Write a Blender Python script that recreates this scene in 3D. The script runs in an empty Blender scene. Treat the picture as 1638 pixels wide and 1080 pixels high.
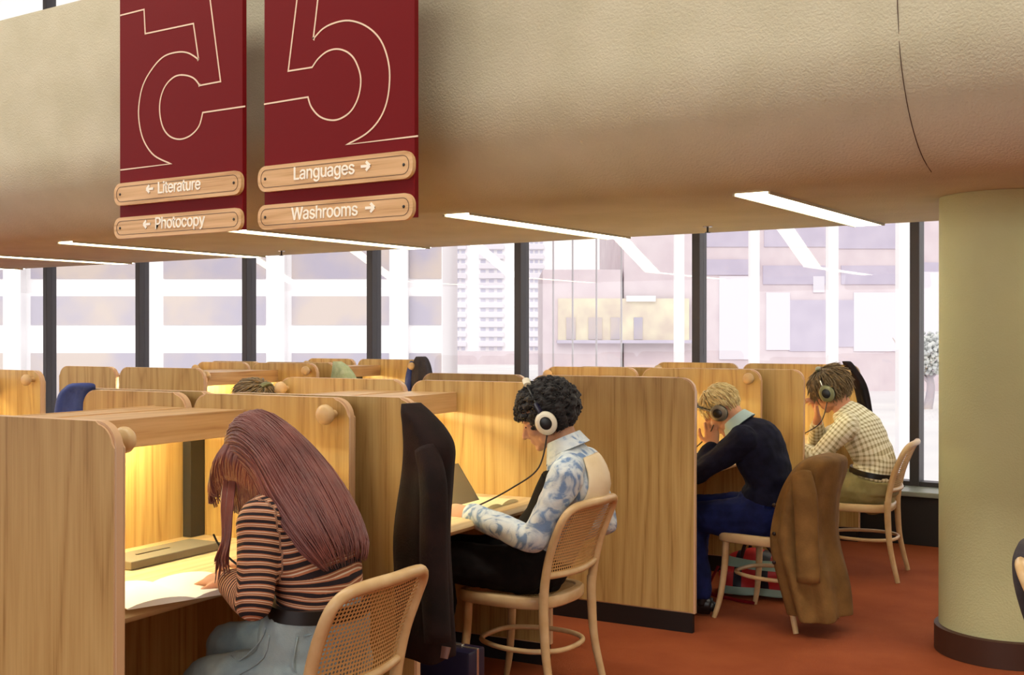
import bpy, bmesh, math, random
from mathutils import Vector, Matrix, Euler, noise
random.seed(7)
R = math.radians
S = bpy.context.scene
C = S.collection
# ------------------------------------------------------------------ camera, sky, exposure
cam = bpy.data.cameras.new('camera'); cam.sensor_width = 36.0; cam.lens = 1850.0/1638.0*36.0
cam.clip_end = 400
co = bpy.data.objects.new('camera', cam); C.objects.link(co)
co.location = (0, 0, 1.45); co.rotation_euler = (R(90-0.155), 0, R(33.5))
S.camera = co
w = bpy.data.worlds.new('overcast_sky'); S.world = w; w.use_nodes = True
wb = w.node_tree.nodes['Background']; wb.inputs[0].default_value = (1.0, 0.97, 0.93, 1); wb.inputs[1].default_value = 1.32
S.view_settings.view_transform = 'Standard'; S.view_settings.look = 'None'
S.view_settings.exposure = 0.0; S.view_settings.gamma = 1.0; S.view_settings.use_curve_mapping = False
LAMP = 9.0      # ceiling strips
TASK = 95.0     # tubes under the carrel shelves
SUN_E = 1.2
sl = bpy.data.lights.new('daylight_sun', 'SUN'); sl.energy = SUN_E; sl.angle = R(40); sl.color = (1, .98, .96)
for lx in (-13, -9.5, -6, -2.5, 1.0, 4.0):    # unseen area lights added overhead to brighten the parapet plaster
    al = bpy.data.lights.new('added_fill_light', 'AREA'); al.shape = 'RECTANGLE'; al.size = 2.4; al.size_y = .5; al.energy = 95; al.color = (1, .95, .82)
    ao = bpy.data.objects.new('added_fill_light', al); C.objects.link(ao); ao.location = (lx, 2.5, 6.0)
so = bpy.data.objects.new('daylight_sun', sl); C.objects.link(so); so.rotation_euler = (R(62), 0, R(18))

# ------------------------------------------------------------------ materials
def srgb(r, g, b):
    f = lambda c: (c/255/12.92) if c/255 <= .04045 else ((c/255+.055)/1.055)**2.4
    return (f(r), f(g), f(b), 1)
class NT:
    def __init__(s, name):
        s.m = bpy.data.materials.new(name); s.m.use_nodes = True
        s.t = s.m.node_tree; s.b = s.t.nodes['Principled BSDF']; s.o = s.t.nodes['Material Output']
    def n(s, k, **kw):
        x = s.t.nodes.new('ShaderNode'+k)
        for a, v in kw.items():
            if a.startswith('i_'):
                nm = a[2:].replace('_', ' '); x.inputs[nm].default_value = v
            else: setattr(x, a, v)
        return x
    def l(s, a, b): s.t.links.new(a, b)
    def ramp(s, src, stops):
        r = s.n('ValToRGB'); e = r.color_ramp.elements
        e[0].position, e[0].color = stops[0]; e[1].position, e[1].color = stops[1]
        for p, c in stops[2:]:
            q = e.new(p); q.color = c
        s.l(src, r.inputs[0]); return r.outputs[0]
    def coord(s, scale=(1, 1, 1), kind='Object'):
        tc = s.n('TexCoord'); mp = s.n('Mapping'); mp.inputs['Scale'].default_value = scale
        s.l(tc.outputs[kind], mp.inputs[0]); return mp.outputs[0]
    def bump(s, src, strength, dist=.01):
        bp = s.n('Bump'); bp.inputs['Strength'].default_value = strength; bp.inputs['Distance'].default_value = dist
        s.l(src, bp.inputs['Height']); s.l(bp.outputs[0], s.b.inputs['Normal'])
def flat(name, col, rough=.6, metal=0, spec=.5, bumps=0, bscale=200):
    q = NT(name); q.b.inputs['Base Color'].default_value = col; q.b.inputs['Roughness'].default_value = rough
    q.b.inputs['Metallic'].default_value = metal; q.b.inputs['Specular IOR Level'].default_value = spec
    if bumps:
        nz = q.n('TexNoise', i_Scale=bscale, i_Detail=4.0); q.l(q.coord(), nz.inputs[0]); q.bump(nz.outputs[0], bumps)
    return q.m
def mottled(name, c1, c2, scale=20, rough=.8, bumps=.3, bscale=150, sc=(1, 1, 1), p=(.35, .65)):
    q = NT(name); nz = q.n('TexNoise', i_Scale=scale, i_Detail=6.0); q.l(q.coord(sc), nz.inputs[0])
    q.l(q.ramp(nz.outputs[0], [(p[0], c1), (p[1], c2)]), q.b.inputs['Base Color'])
    q.b.inputs['Roughness'].default_value = rough; q.b.inputs['Specular IOR Level'].default_value = .25
    n2 = q.n('TexNoise', i_Scale=bscale, i_Detail=3.0); q.l(q.coord(), n2.inputs[0])
    if bumps: q.bump(n2.outputs[0], bumps)
    return q.m
def emit(name, col, e):
    q = NT(name); q.b.inputs['Base Color'].default_value = col
    q.b.inputs['Emission Color'].default_value = col; q.b.inputs['Emission Strength'].default_value = e
    return q.m
def oak(name, light, mid, dark, axis='z', seed=0):
    q = NT(name)
    sc = {'z': (5, 5, .42), 'x': (.42, 5, 5), 'y': (5, .42, 5)}[axis]
    tc = q.n('TexCoord'); mp = q.n('Mapping'); mp.inputs['Scale'].default_value = sc
    mp.inputs['Location'].default_value = (seed*1.7, seed*.9, seed*.31)
    oi = q.n('ObjectInfo'); ad = q.n('VectorMath', operation='ADD'); cmb = q.n('CombineXYZ')
    mu = q.n('Math', operation='MULTIPLY'); mu.inputs[1].default_value = 9.0
    q.l(oi.outputs['Random'], mu.inputs[0])
    for k in range(3): q.l(mu.outputs[0], cmb.inputs[k])
    q.l(tc.outputs['Object'], mp.inputs[0]); q.l(mp.outputs[0], ad.inputs[0]); q.l(cmb.outputs[0], ad.inputs[1])
    # cathedral figure: bands of a slow noise field
    n1 = q.n('TexNoise', i_Scale=.8, i_Detail=2.0, i_Roughness=.4); q.l(ad.outputs[0], n1.inputs[0])
    m1 = q.n('Math', operation='MULTIPLY'); m1.inputs[1].default_value = 26.0; q.l(n1.outputs[0], m1.inputs[0])
    fr = q.n('Math', operation='PINGPONG'); fr.inputs[1].default_value = 1.0; q.l(m1.outputs[0], fr.inputs[0])
    # fine pores
    mp2 = q.n('Mapping'); mp2.inputs['Scale'].default_value = tuple(v*(14 if v > 1 else 5) for v in sc)
    q.l(tc.outputs['Object'], mp2.inputs[0])
    n2 = q.n('TexNoise', i_Scale=1.6, i_Detail=5.0, i_Roughness=.6); q.l(mp2.outputs[0], n2.inputs[0])
    mx = q.n('Mix', data_type='FLOAT'); mx.inputs[0].default_value = .70
    q.l(fr.outputs[0], mx.inputs[2]); q.l(n2.outputs[0], mx.inputs[3])
    q.l(q.ramp(mx.outputs[0], [(.26, dark), (.68, light), (.42, mid)]), q.b.inputs['Base Color'])
    q.b.inputs['Roughness'].default_value = .38; q.b.inputs['Specular IOR Level'].default_value = .4
    q.bump(n2.outputs[0], .06, .003)
    return q.m
M = {}
M['oak'] = oak('oak_veneer', srgb(202, 170, 110), srgb(188, 153, 94), srgb(160, 124, 70))
M['oakx'] = oak('oak_board', srgb(208, 172, 128), srgb(194, 156, 110), srgb(168, 126, 84), 'y', 2)
M['oaktop'] = oak('oak_desktop', srgb(226, 200, 152), srgb(214, 184, 136), srgb(196, 162, 112), 'y', 4)
M['edge'] = flat('pink_oak_edging', srgb(212, 174, 136), .35)
M['beech'] = mottled('bent_beech', srgb(218, 188, 142), srgb(202, 166, 118), 6, .3, .05, 60, (2, 2, 2))
M['plinth'] = flat('black_plinth', srgb(22, 16, 16), .5)
M['darkmetal'] = flat('dark_bronze_metal', srgb(52, 50, 48), .45, .3)
M['greymetal'] = flat('grey_console', srgb(120, 112, 98), .5, .2)
M['paper'] = flat('white_paper', srgb(245, 242, 232), .8)
M['cream'] = flat('cream_paper', srgb(240, 228, 180), .8)
M['plaster'] = mottled('textured_plaster', srgb(204, 200, 178), srgb(194, 190, 166), 3, .9, .38, 110)
M['column'] = mottled('painted_column', srgb(198, 200, 154), srgb(190, 192, 146), 2, .75, .25, 120)
M['base'] = flat('brown_column_base', srgb(66, 38, 26), .5)
M['carpet'] = mottled('orange_carpet', srgb(158, 76, 38), srgb(178, 92, 50), 3, .95, .8, 420, p=(.3, .7))
M['frame'] = flat('bronze_window_frame', srgb(74, 70, 74), .45, .4)
M['sill'] = flat('grey_sill', srgb(150, 156, 146), .35, .2)
M['conv'] = flat('black_convector', srgb(28, 25, 24), .6)
M['lamp'] = emit('lamp_diffuser', (1, .93, .72, 1), LAMP)
M['tube'] = emit('task_tube', (1, .95, .56, 1), TASK)
M['red'] = flat('red_enamel', srgb(112, 12, 20), .55, 0, .15)
M['cream_line'] = flat('cream_line', srgb(236, 214, 190), .5)
M['plaque'] = oak('ash_plaque', srgb(226, 188, 142), srgb(212, 172, 124), srgb(190, 146, 98), 'x', 3)
M['white'] = flat('white_lettering', srgb(255, 252, 240), .4)
M['black'] = flat('black_plastic', srgb(18, 18, 20), .35)
M['cable'] = flat('brown_black_cable', srgb(46, 34, 30), .5)
M['chrome'] = flat('chrome', srgb(205, 202, 196), .22, .9)
M['skin'] = mottled('skin', srgb(214, 158, 126), srgb(204, 144, 112), 9, .55, .05, 90)
M['skin2'] = mottled('tanned_skin', srgb(196, 150, 122), srgb(182, 134, 106), 9, .55, .05, 90)
M['skinpale'] = mottled('pale_skin', srgb(226, 176, 142), srgb(212, 154, 122), 9, .55, .05, 90)
M['eye'] = flat('eye', srgb(40, 30, 26), .2)
M['lips'] = flat('lips', srgb(170, 96, 84), .5)
def fibre(name, c1, c2, rough=.42, sc=(60, 60, 60)):
    q = NT(name); nz = q.n('TexNoise', i_Scale=1.0, i_Detail=4.0); q.l(q.coord(sc), nz.inputs[0])
    q.l(q.ramp(nz.outputs[0], [(.3, c1), (.7, c2)]), q.b.inputs['Base Color'])
    q.b.inputs['Roughness'].default_value = rough; q.b.inputs['Sheen Weight'].default_value = .15
    q.bump(nz.outputs[0], .3); return q.m
M['auburn'] = fibre('auburn_hair', srgb(92, 44, 42), srgb(138, 76, 68), .34, (9, 9, 9))  # lighter tone paints a purplish sheen into the hair colour
M['blackhair'] = fibre('black_hair', srgb(9, 6, 7), srgb(20, 13, 14), .75)
M['blond'] = fibre('blond_hair', srgb(214, 190, 128), srgb(236, 220, 168), .5)
M['brownhair'] = fibre('brown_hair', srgb(96, 76, 48), srgb(142, 118, 78), .5)
def attr_mat(name, build):
    q = NT(name); a = q.n('Attribute', attribute_name='along'); b = q.n('Attribute', attribute_name='perp')
    col = build(q, a.outputs['Fac'], b.outputs['Fac']); q.l(col, q.b.inputs['Base Color'])
    q.b.inputs['Roughness'].default_value = .85; q.b.inputs['Specular IOR Level'].default_value = .2
    nz = q.n('TexNoise', i_Scale=260.0, i_Detail=2.0); q.l(q.coord(), nz.inputs[0]); q.bump(nz.outputs[0], .25, .004)
    return q.m
def stripes(q, a, b):
    nz = q.n('TexNoise', i_Scale=6.0, i_Detail=1.0); q.l(q.coord(), nz.inputs[0])
    m0 = q.n('Math', operation='MULTIPLY_ADD'); m0.inputs[1].default_value = .02; q.l(nz.outputs[0], m0.inputs[0]); q.l(a, m0.inputs[2])
    m = q.n('Math', operation='MULTIPLY'); m.inputs[1].default_value = 1/.0195; q.l(m0.outputs[0], m.inputs[0])
    f = q.n('Math', operation='FRACT'); q.l(m.outputs[0], f.inputs[0])
    r = q.n('ValToRGB'); r.color_ramp.interpolation = 'CONSTANT'; e = r.color_ramp.elements
    e[0].position = 0; e[0].color = srgb(42, 34, 38); e[1].position = .42; e[1].color = srgb(176, 112, 82)
    for p, c in ((.58, srgb(214, 190, 168)), (.68, srgb(150, 92, 66)), (.84, srgb(206, 172, 140)), (.92, srgb(150, 92, 66))):
        x = e.new(p); x.color = c
    q.l(f.outputs[0], r.inputs[0]); return r.outputs[0]
M['stripe'] = attr_mat('striped_knit', stripes)
def checks(q, a, b):
    outs = []
    for s_ in (a, b):
        m = q.n('Math', operation='MULTIPLY'); m.inputs[1].default_value = 2*math.pi/.028; q.l(s_, m.inputs[0])
        f = q.n('Math', operation='SINE'); q.l(m.outputs[0], f.inputs[0])
        g = q.n('Math', operation='GREATER_THAN'); g.inputs[1].default_value = .25; q.l(f.outputs[0], g.inputs[0]); outs.append(g.outputs[0])
    ad = q.n('Math', operation='ADD'); q.l(outs[0], ad.inputs[0]); q.l(outs[1], ad.inputs[1])
    h = q.n('Math', operation='MULTIPLY'); h.inputs[1].default_value = .5; q.l(ad.outputs[0], h.inputs[0])
    return q.ramp(h.outputs[0], [(0, srgb(246, 242, 220)), (1, srgb(168, 158, 118)), (.5, srgb(218, 210, 176))])
M['checks'] = attr_mat('checked_cotton', checks)
def floral(q, a, b):
    v = q.n('TexNoise', i_Scale=13.0, i_Detail=5.0, i_Distortion=1.6); q.l(q.coord(), v.inputs[0])
    return q.ramp(v.outputs[0], [(.40, srgb(214, 222, 226)), (.62, srgb(120, 146, 184)), (.52, srgb(196, 208, 218))])
M['floral'] = attr_mat('blue_floral_cotton', floral)
def denim(q, a, b):
    v = q.n('TexNoise', i_Scale=7.0, i_Detail=6.0); q.l(q.coord(), v.inputs[0])
    return q.ramp(v.outputs[0], [(.3, srgb(116, 136, 148)), (.7, srgb(172, 188, 188))])
M['denim'] = attr_mat('faded_denim', denim)
M['darkdenim'] = mottled('dark_denim', srgb(14, 22, 66), srgb(26, 38, 96), 12, .85, .2, 300)
M['navy'] = mottled('navy_wool', srgb(16, 17, 36), srgb(26, 27, 50), 20, .95, .3, 300)
M['blackcloth'] = mottled('black_cloth', srgb(14, 12, 13), srgb(24, 19, 19), 20, .9, .2, 300)
M['khaki'] = mottled('khaki_cloth', srgb(138, 128, 84), srgb(156, 144, 98), 12, .85, .2, 300)
M['satin'] = mottled('cream_satin', srgb(234, 216, 182), srgb(214, 190, 150), 5, .4, .1, 100)
M['lightblue'] = flat('light_blue_cotton', srgb(176, 202, 206), .8)
M['velvet'] = mottled('dark_brown_velvet', srgb(18, 9, 8), srgb(38, 20, 18), 8, .8, .2, 200)
M['tan'] = mottled('tan_corduroy', srgb(116, 84, 44), srgb(138, 102, 56), 9, .85, .25, 120)
M['bluecloth'] = mottled('blue_nylon', srgb(44, 56, 112), srgb(62, 78, 140), 8, .6, .2, 80)
M['greycloth'] = mottled('grey_cloth', srgb(50, 45, 48), srgb(72, 66, 70), 8, .8, .2, 80)
M['greencloth'] = mottled('pale_green_cloth', srgb(150, 168, 132), srgb(186, 198, 164), 18, .8, .2, 80)
M['folder'] = flat('grey_folder', srgb(92, 84, 76), .6)
M['case'] = flat('dark_blue_leather', srgb(22, 20, 48), .35)
M['lining'] = flat('satin_lining', srgb(120, 82, 70), .4)
M['oxblood'] = flat('brown_shoe', srgb(40, 22, 18), .4)
def tartan():
    q = NT('red_tartan'); outs = []
    tc = q.n('TexCoord'); sp = q.n('SeparateXYZ'); q.l(tc.outputs['Object'], sp.inputs[0])
    for k, fq in (('X', 42), ('Z', 42)):
        m = q.n('Math', operation='MULTIPLY'); m.inputs[1].default_value = fq; q.l(sp.outputs[k], m.inputs[0])
        f = q.n('Math', operation='SINE'); q.l(m.outputs[0], f.inputs[0])
        g = q.n('Math', operation='GREATER_THAN'); g.inputs[1].default_value = .55; q.l(f.outputs[0], g.inputs[0]); outs.append(g.outputs[0])
    mx = q.n('Mix', data_type='RGBA'); mx.inputs[6].default_value = srgb(186, 44, 44); mx.inputs[7].default_value = srgb(28, 26, 40)
    q.l(outs[0], mx.inputs[0])
    m2 = q.n('Mix', data_type='RGBA'); m2.inputs[7].default_value = srgb(150, 176, 160); q.l(outs[1], m2.inputs[0]); q.l(mx.outputs[2], m2.inputs[6])
    q.l(m2.outputs[2], q.b.inputs['Base Color']); return q.m
M['tartan'] = tartan()
def cane():
    q = NT('woven_cane'); tc = q.n('TexCoord'); sp = q.n('SeparateXYZ'); q.l(tc.outputs['UV'], sp.inputs[0])
    sn = []
    for k in ('X', 'Y'):
        m = q.n('Math', operation='MULTIPLY'); m.inputs[1].default_value = 2*math.pi/.0125; q.l(sp.outputs[k], m.inputs[0])
        f = q.n('Math', operation='COSINE'); q.l(m.outputs[0], f.inputs[0]); sn.append(f.outputs[0])
    ad = q.n('Math', operation='ADD'); q.l(sn[0], ad.inputs[0]); q.l(sn[1], ad.inputs[1])
    g = q.n('Math', operation='GREATER_THAN'); g.inputs[1].default_value = .45; q.l(ad.outputs[0], g.inputs[0])
    tr = q.n('BsdfTransparent'); mx = q.n('MixShader'); q.l(g.outputs[0], mx.inputs[0])
    q.b.inputs['Base Color'].default_value = srgb(204, 164, 106); q.b.inputs['Roughness'].default_value = .5
    q.l(q.b.outputs[0], mx.inputs[1]); q.l(tr.outputs[0], mx.inputs[2]); q.l(mx.outputs[0], q.o.inputs[0])
    return q.m
M['cane'] = cane()
def glass():
    q = NT('window_glass'); tr = q.n('BsdfTransparent'); gl = q.n('BsdfGlossy'); gl.inputs['Roughness'].default_value = 0.0
    tr.inputs[0].default_value = (.97, .97, .98, 1)
    f = q.n('Fresnel', i_IOR=1.5); m = q.n('Math', operation='MULTIPLY'); ge = q.n('NewGeometry'); inv = q.n('Math', operation='SUBTRACT'); inv.inputs[0].default_value = 1.6; q.l(ge.outputs['Backfacing'], inv.inputs[1])
    sb = q.n('Math', operation='SUBTRACT', use_clamp=True); sb.inputs[1].default_value = .6; q.l(inv.outputs[0], sb.inputs[0]); m2 = q.n('Math', operation='MULTIPLY'); m2.inputs[1].default_value = 2.2; q.l(sb.outputs[0], m2.inputs[0]); q.l(m2.outputs[0], m.inputs[1])
    q.l(f.outputs[0], m.inputs[0]); mx = q.n('MixShader'); q.l(m.outputs[0], mx.inputs[0])
    q.l(tr.outputs[0], mx.inputs[1]); q.l(gl.outputs[0], mx.inputs[2]); q.l(mx.outputs[0], q.o.inputs[0]); return q.m
M['glass'] = glass()

# ------------------------------------------------------------------ helpers
def ob(name, bm, mat, parent=None, smooth=True, angle=40, loc=None, world=False):
    """link a bmesh as ONE object; world=True: vertices are in world space, shifted under the parent"""
    bmesh.ops.recalc_face_normals(bm, faces=bm.faces[:])
    me = bpy.data.meshes.new(name); bm.to_mesh(me); bm.free()
    return obm(name, me, mat, parent, smooth, angle, loc, world)
def obm(name, me, mat, parent=None, smooth=True, angle=40, loc=None, world=False):
    for m in (mat if isinstance(mat, (list, tuple)) else [mat]): me.materials.append(m)
    o = bpy.data.objects.new(name, me); C.objects.link(o)
    if smooth:
        for p in me.polygons: p.use_smooth = True
        if angle < 179: me.set_sharp_from_angle(angle=R(angle))
    if parent:
        o.parent = parent
        if world:
            m = world_mat(parent).inverted(); me.transform(m)
    if loc: o.location = loc
    return o
def world_mat(o):
    m = Matrix.LocRotScale(o.location, o.rotation_euler, o.scale)
    return (world_mat(o.parent) @ m) if o.parent else m
def tag(o, label=None, cat=None, group=None, kind=None):
    if label: o['label'] = label
    if cat: o['category'] = cat
    if group: o['group'] = group
    if kind: o['kind'] = kind
    return o
def thing(name, label, cat, loc=(0, 0, 0), rz=0, group=None):
    o = bpy.data.objects.new(name, None); C.objects.link(o); o.empty_display_size = .1
    o.location = loc; o.rotation_euler = (0, 0, rz)
    return tag(o, label, cat, group)
def tag_world(o, label, cat, group=None):
    """a single-mesh thing whose verts are in world space: move its origin to its own base"""
    me = o.data; xs = [v.co for v in me.vertices]
    b = Vector((sum(v.x for v in xs)/len(xs), sum(v.y for v in xs)/len(xs), min(v.z for v in xs)))
    me.transform(Matrix.Translation(-b)); o.location = b
    return tag(o, label, cat, group)
def box(bm, lo, hi, mi=0, bev=0):
    x0, y0, z0 = lo; x1, y1, z1 = hi
    v = [bm.verts.new(p) for p in ((x0,y0,z0),(x1,y0,z0),(x1,y1,z0),(x0,y1,z0),(x0,y0,z1),(x1,y0,z1),(x1,y1,z1),(x0,y1,z1))]
    fs = [bm.faces.new([v[i] for i in f]) for f in ((0,3,2,1),(4,5,6,7),(0,1,5,4),(1,2,6,5),(2,3,7,6),(3,0,4,7))]
    for f in fs: f.material_index = mi
    if bev:
        es = list({e for f in fs for e in f.edges}); bmesh.ops.bevel(bm, geom=es, offset=bev, segments=2, affect='EDGES', profile=.6)
def B(lo, hi, bev=0):
    bm = bmesh.new(); box(bm, lo, hi, 0, bev); return bm
def catmull(pts, n=6, closed=False):
    P = [Vector(p) for p in pts]; out = []; N = len(P)
    rng = range(N) if closed else range(N-1)
    for i in rng:
        if closed: a, b, c, d = P[(i-1) % N], P[i], P[(i+1) % N], P[(i+2) % N]
        else: a, b, c, d = P[max(i-1, 0)], P[i], P[i+1], P[min(i+2, N-1)]
        for k in range(n):
            t = k/n
            out.append(.5*((2*b)+(c-a)*t+(2*a-5*b+4*c-d)*t*t+(3*b-a-3*c+d)*t*t*t))
    if not closed: out.append(P[-1])
    return out
def tube(bm, pts, r, seg=10, closed=False, sub=6, flat_=1.0):
    """swept tube; r a number or one radius per control point"""
    n = len(pts); rr = r if isinstance(r, (list, tuple)) else [r]*n
    P = catmull(pts, sub, closed); RR = []
    for i in range(len(P)):
        t = i/sub; k = int(t); f = t-k
        a = rr[min(k, n-1) if not closed else k % n]; b = rr[min(k+1, n-1) if not closed else (k+1) % n]; RR.append(a+(b-a)*f)
    rings = []; up = None
    for i, p in enumerate(P):
        q = P[(i+1) % len(P)] if (closed or i < len(P)-1) else p
        o_ = P[i-1] if (closed or i > 0) else p
        d = (q-o_).normalized()
        if up is None:
            up = Vector((0, 0, 1)) if abs(d.z) < .9 else Vector((0, 1, 0))
        s_ = d.cross(up).normalized(); up = s_.cross(d).normalized()
        rings.append([bm.verts.new(p+s_*math.cos(2*math.pi*k/seg)*RR[i]+up*math.sin(2*math.pi*k/seg)*RR[i]*flat_) for k in range(seg)])
    m = len(rings)
    for i in range(m if closed else m-1):
        a, b = rings[i], rings[(i+1) % m]
        off = 0
        if closed and i == m-1:
            off = min(range(seg), key=lambda o: (a[0].co-b[o].co).length)
        for k in range(seg): bm.faces.new((a[k], a[(k+1) % seg], b[(k+1+off) % seg], b[(k+off) % seg]))
    if not closed:
        bm.faces.new(rings[0][::-1]); bm.faces.new(rings[-1])
def T(pts, r, **kw):
    bm = bmesh.new(); tube(bm, pts, r, **kw); return bm
def ell(bm, c, r, rot=None, sub=3):
    mat = Matrix.Translation(Vector(c)) @ (rot or Matrix()) @ Matrix.Diagonal((r[0], r[1], r[2], 1))
    bmesh.ops.create_icosphere(bm, subdivisions=sub, radius=1, matrix=mat)
def rings_loft(bm, rings, cap=True):
    """rings: list of lists of points"""
    V = [[bm.verts.new(p) for p in r] for r in rings]; n = len(V[0])
    for a, b in zip(V, V[1:]):
        for k in range(n): bm.faces.new((a[k], a[(k+1) % n], b[(k+1) % n], b[k]))
    if cap: bm.faces.new(V[0][::-1]); bm.faces.new(V[-1])
    return V
def lathe(bm, prof, c=(0, 0, 0), seg=32):
    V = [[bm.verts.new((c[0]+r*math.cos(2*math.pi*k/seg), c[1]+r*math.sin(2*math.pi*k/seg), c[2]+z)) for k in range(seg)] for r, z in prof]
    for a, b in zip(V, V[1:]):
        for k in range(seg): bm.faces.new((a[k], a[(k+1) % seg], b[(k+1) % seg], b[k]))
    bm.faces.new(V[0][::-1]); bm.faces.new(V[-1])
def prism(bm, outline, a, b, axis='y', bev=0, mi_side=0, mi_face=0):
    """outline (u,v) extruded from a to b along axis"""
    f3 = {'y': lambda u, v, t: (u, t, v), 'x': lambda u, v, t: (t, u, v), 'z': lambda u, v, t: (u, v, t)}[axis]
    A = [bm.verts.new(f3(u, v, a)) for u, v in outline]; D = [bm.verts.new(f3(u, v, b)) for u, v in outline]
    f1 = bm.faces.new(A); f2 = bm.faces.new(D[::-1]); f1.material_index = f2.material_index = mi_face
    n = len(A); sd = []
    for k in range(n):
        f = bm.faces.new((A[k], D[k], D[(k+1) % n], A[(k+1) % n])); f.material_index = mi_side; sd.append(f)
    if bev:
        es = list(set(f1.edges) | set(f2.edges))
        r = bmesh.ops.bevel(bm, geom=es, offset=bev, segments=2, affect='EDGES', material=mi_side)
def rrect(x0, z0, x1, z1, r, n=8, corners=(1, 1, 1, 1)):
    """outline of a rectangle, corners rounded: order bottom-left, bottom-right, top-right, top-left"""
    out = []
    for (cx, cz, a0, on) in ((x0, z0, 180, corners[0]), (x1, z0, 270, corners[1]), (x1, z1, 0, corners[2]), (x0, z1, 90, corners[3])):
        if not on: out.append((cx, cz)); continue
        ox = cx+(r if cx == x0 else -r); oz = cz+(r if cz == z0 else -r)
        for k in range(n+1):
            a = R(a0+90*k/n); out.append((ox+r*math.cos(a), oz+r*math.sin(a)))
    return out
def remesh(bm, voxel, smooth=4, factor=.5):
    bmesh.ops.recalc_face_normals(bm, faces=bm.faces[:])
    me = bpy.data.meshes.new('tmp'); bm.to_mesh(me); bm.free()
    o = bpy.data.objects.new('tmp', me); C.objects.link(o)
    m = o.modifiers.new('r', 'REMESH'); m.mode = 'VOXEL'; m.voxel_size = voxel
    if smooth:
        s_ = o.modifiers.new('s', 'SMOOTH'); s_.iterations = smooth; s_.factor = factor
    dg = bpy.context.evaluated_depsgraph_get(); dg.update()
    out = bpy.data.meshes.new_from_object(o.evaluated_get(dg), depsgraph=dg)
    bpy.data.objects.remove(o); bpy.data.meshes.remove(me)
    return out

def puff(me, f):
    """push every vertex along its normal by f(position)"""
    C_ = [v.co.copy() for v in me.vertices]; N_ = [v.normal.copy() for v in me.vertices]; out = []
    for c, n in zip(C_, N_): out.extend(c+n*f(c))
    me.vertices.foreach_set('co', out); me.update()

# ------------------------------------------------------------------ setting: floor, mezzanine, windows
tag(ob('floor', B((-16, -9, -.12), (6, 8.62, 0)), M['carpet'], smooth=False), kind='structure')
# mezzanine: parapet face, curved lip, flat soffit, sloped outer edge (profile in Y,Z run along X)
prof = [(4.10, 4.6), (4.35, 4.6), (4.35, 4.5)]
prof = [(4.35, 3.45), (4.35, 2.75), (4.352, 2.6)]
for k in range(1, 15):
    a = R(90*k/14); prof.append((4.35+.47*(1-math.cos(a)), 2.60-.52*math.sin(a)))
prof += [(5.6, 2.08), (6.66, 2.08), (7.45, 2.42), (7.47, 3.42), (7.3, 3.45)]
bm = bmesh.new(); V0 = [bm.verts.new((-16, y, z)) for y, z in prof]; V1 = [bm.verts.new((4.5, y, z)) for y, z in prof]
for k in range(len(prof)):
    k2 = (k+1) % len(prof); bm.faces.new((V0[k], V0[k2], V1[k2], V1[k]))
bm.faces.new(V0); bm.faces.new(V1[::-1])
mez = tag(ob('ceiling', bm, M['plaster'], angle=35), kind='structure')
bm = bmesh.new()   # rounded cap along the parapet top
tube(bm, [(-16, 4.36, 3.45), (-8, 4.36, 3.45), (4.5, 4.36, 3.45)], .03, seg=10, sub=2)
# plaster crack following the lip
bm.free()
cr = [(-1.15, 4.35, 3.3), (-1.16, 4.349, 3.0), (-1.17, 4.349, 2.7), (-1.165, 4.349, 2.6)]
bm = bmesh.new(); tube(bm, [(-1.163, 4.348, 3.4), (-1.168, 4.348, 3.0), (-1.172, 4.349, 2.7), (-1.170, 4.351, 2.62)]+[(-1.170+.03*k/6, 4.35+.47*(1-math.cos(R(13*k)))-.0005, 2.60-.52*math.sin(R(13*k))-.0005) for k in range(1, 7)], .0016, seg=6, sub=3)
tag(ob('trim_2', bm, M['base']), kind='structure')
# windows
GY = 8.5; MS = 1.690; MX0 = -2.157
bm = bmesh.new()
def mullion_x(k): return MX0-MS*k
for k in range(-3, 9):
    xa, xb = mullion_x(k), mullion_x(k+1)
    wnd = bpy.data.objects.new('window_%d' % (k+4), None); C.objects.link(wnd); wnd.location = (xb, GY, 0)
    tag(wnd, kind='structure')
    b1 = bmesh.new(); box(b1, (xb-.034, GY-.05, .0), (xb+.034, GY+.09, 6.2), 0, .006); ob('window_frame', b1, M['frame'], wnd, world=True, smooth=False)
    b1 = bmesh.new(); box(b1, (xb+.034, GY+.02, .37), (xa-.034, GY+.028, 6.0)); ob('glass_pane', b1, M['glass'], wnd, world=True, smooth=False)
    b1 = bmesh.new(); box(b1, (xb+.034, GY-.04, .30), (xa-.034, GY+.08, .40)); box(b1, (xb+.034, GY-.04, 6.0), (xa-.034, GY+.08, 6.2))
    ob('window_rail', b1, M['frame'], wnd, world=True, smooth=False)
for nm_, b_ in (('ceiling_upper', B((-16, -9, 6.2), (6, 8.7, 6.4))), ('wall_right', B((5.8, -9, 0), (6, 8.7, 6.2)))):
    tag(ob(nm_, b_, M['plaster'], smooth=False), kind='structure')
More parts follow.
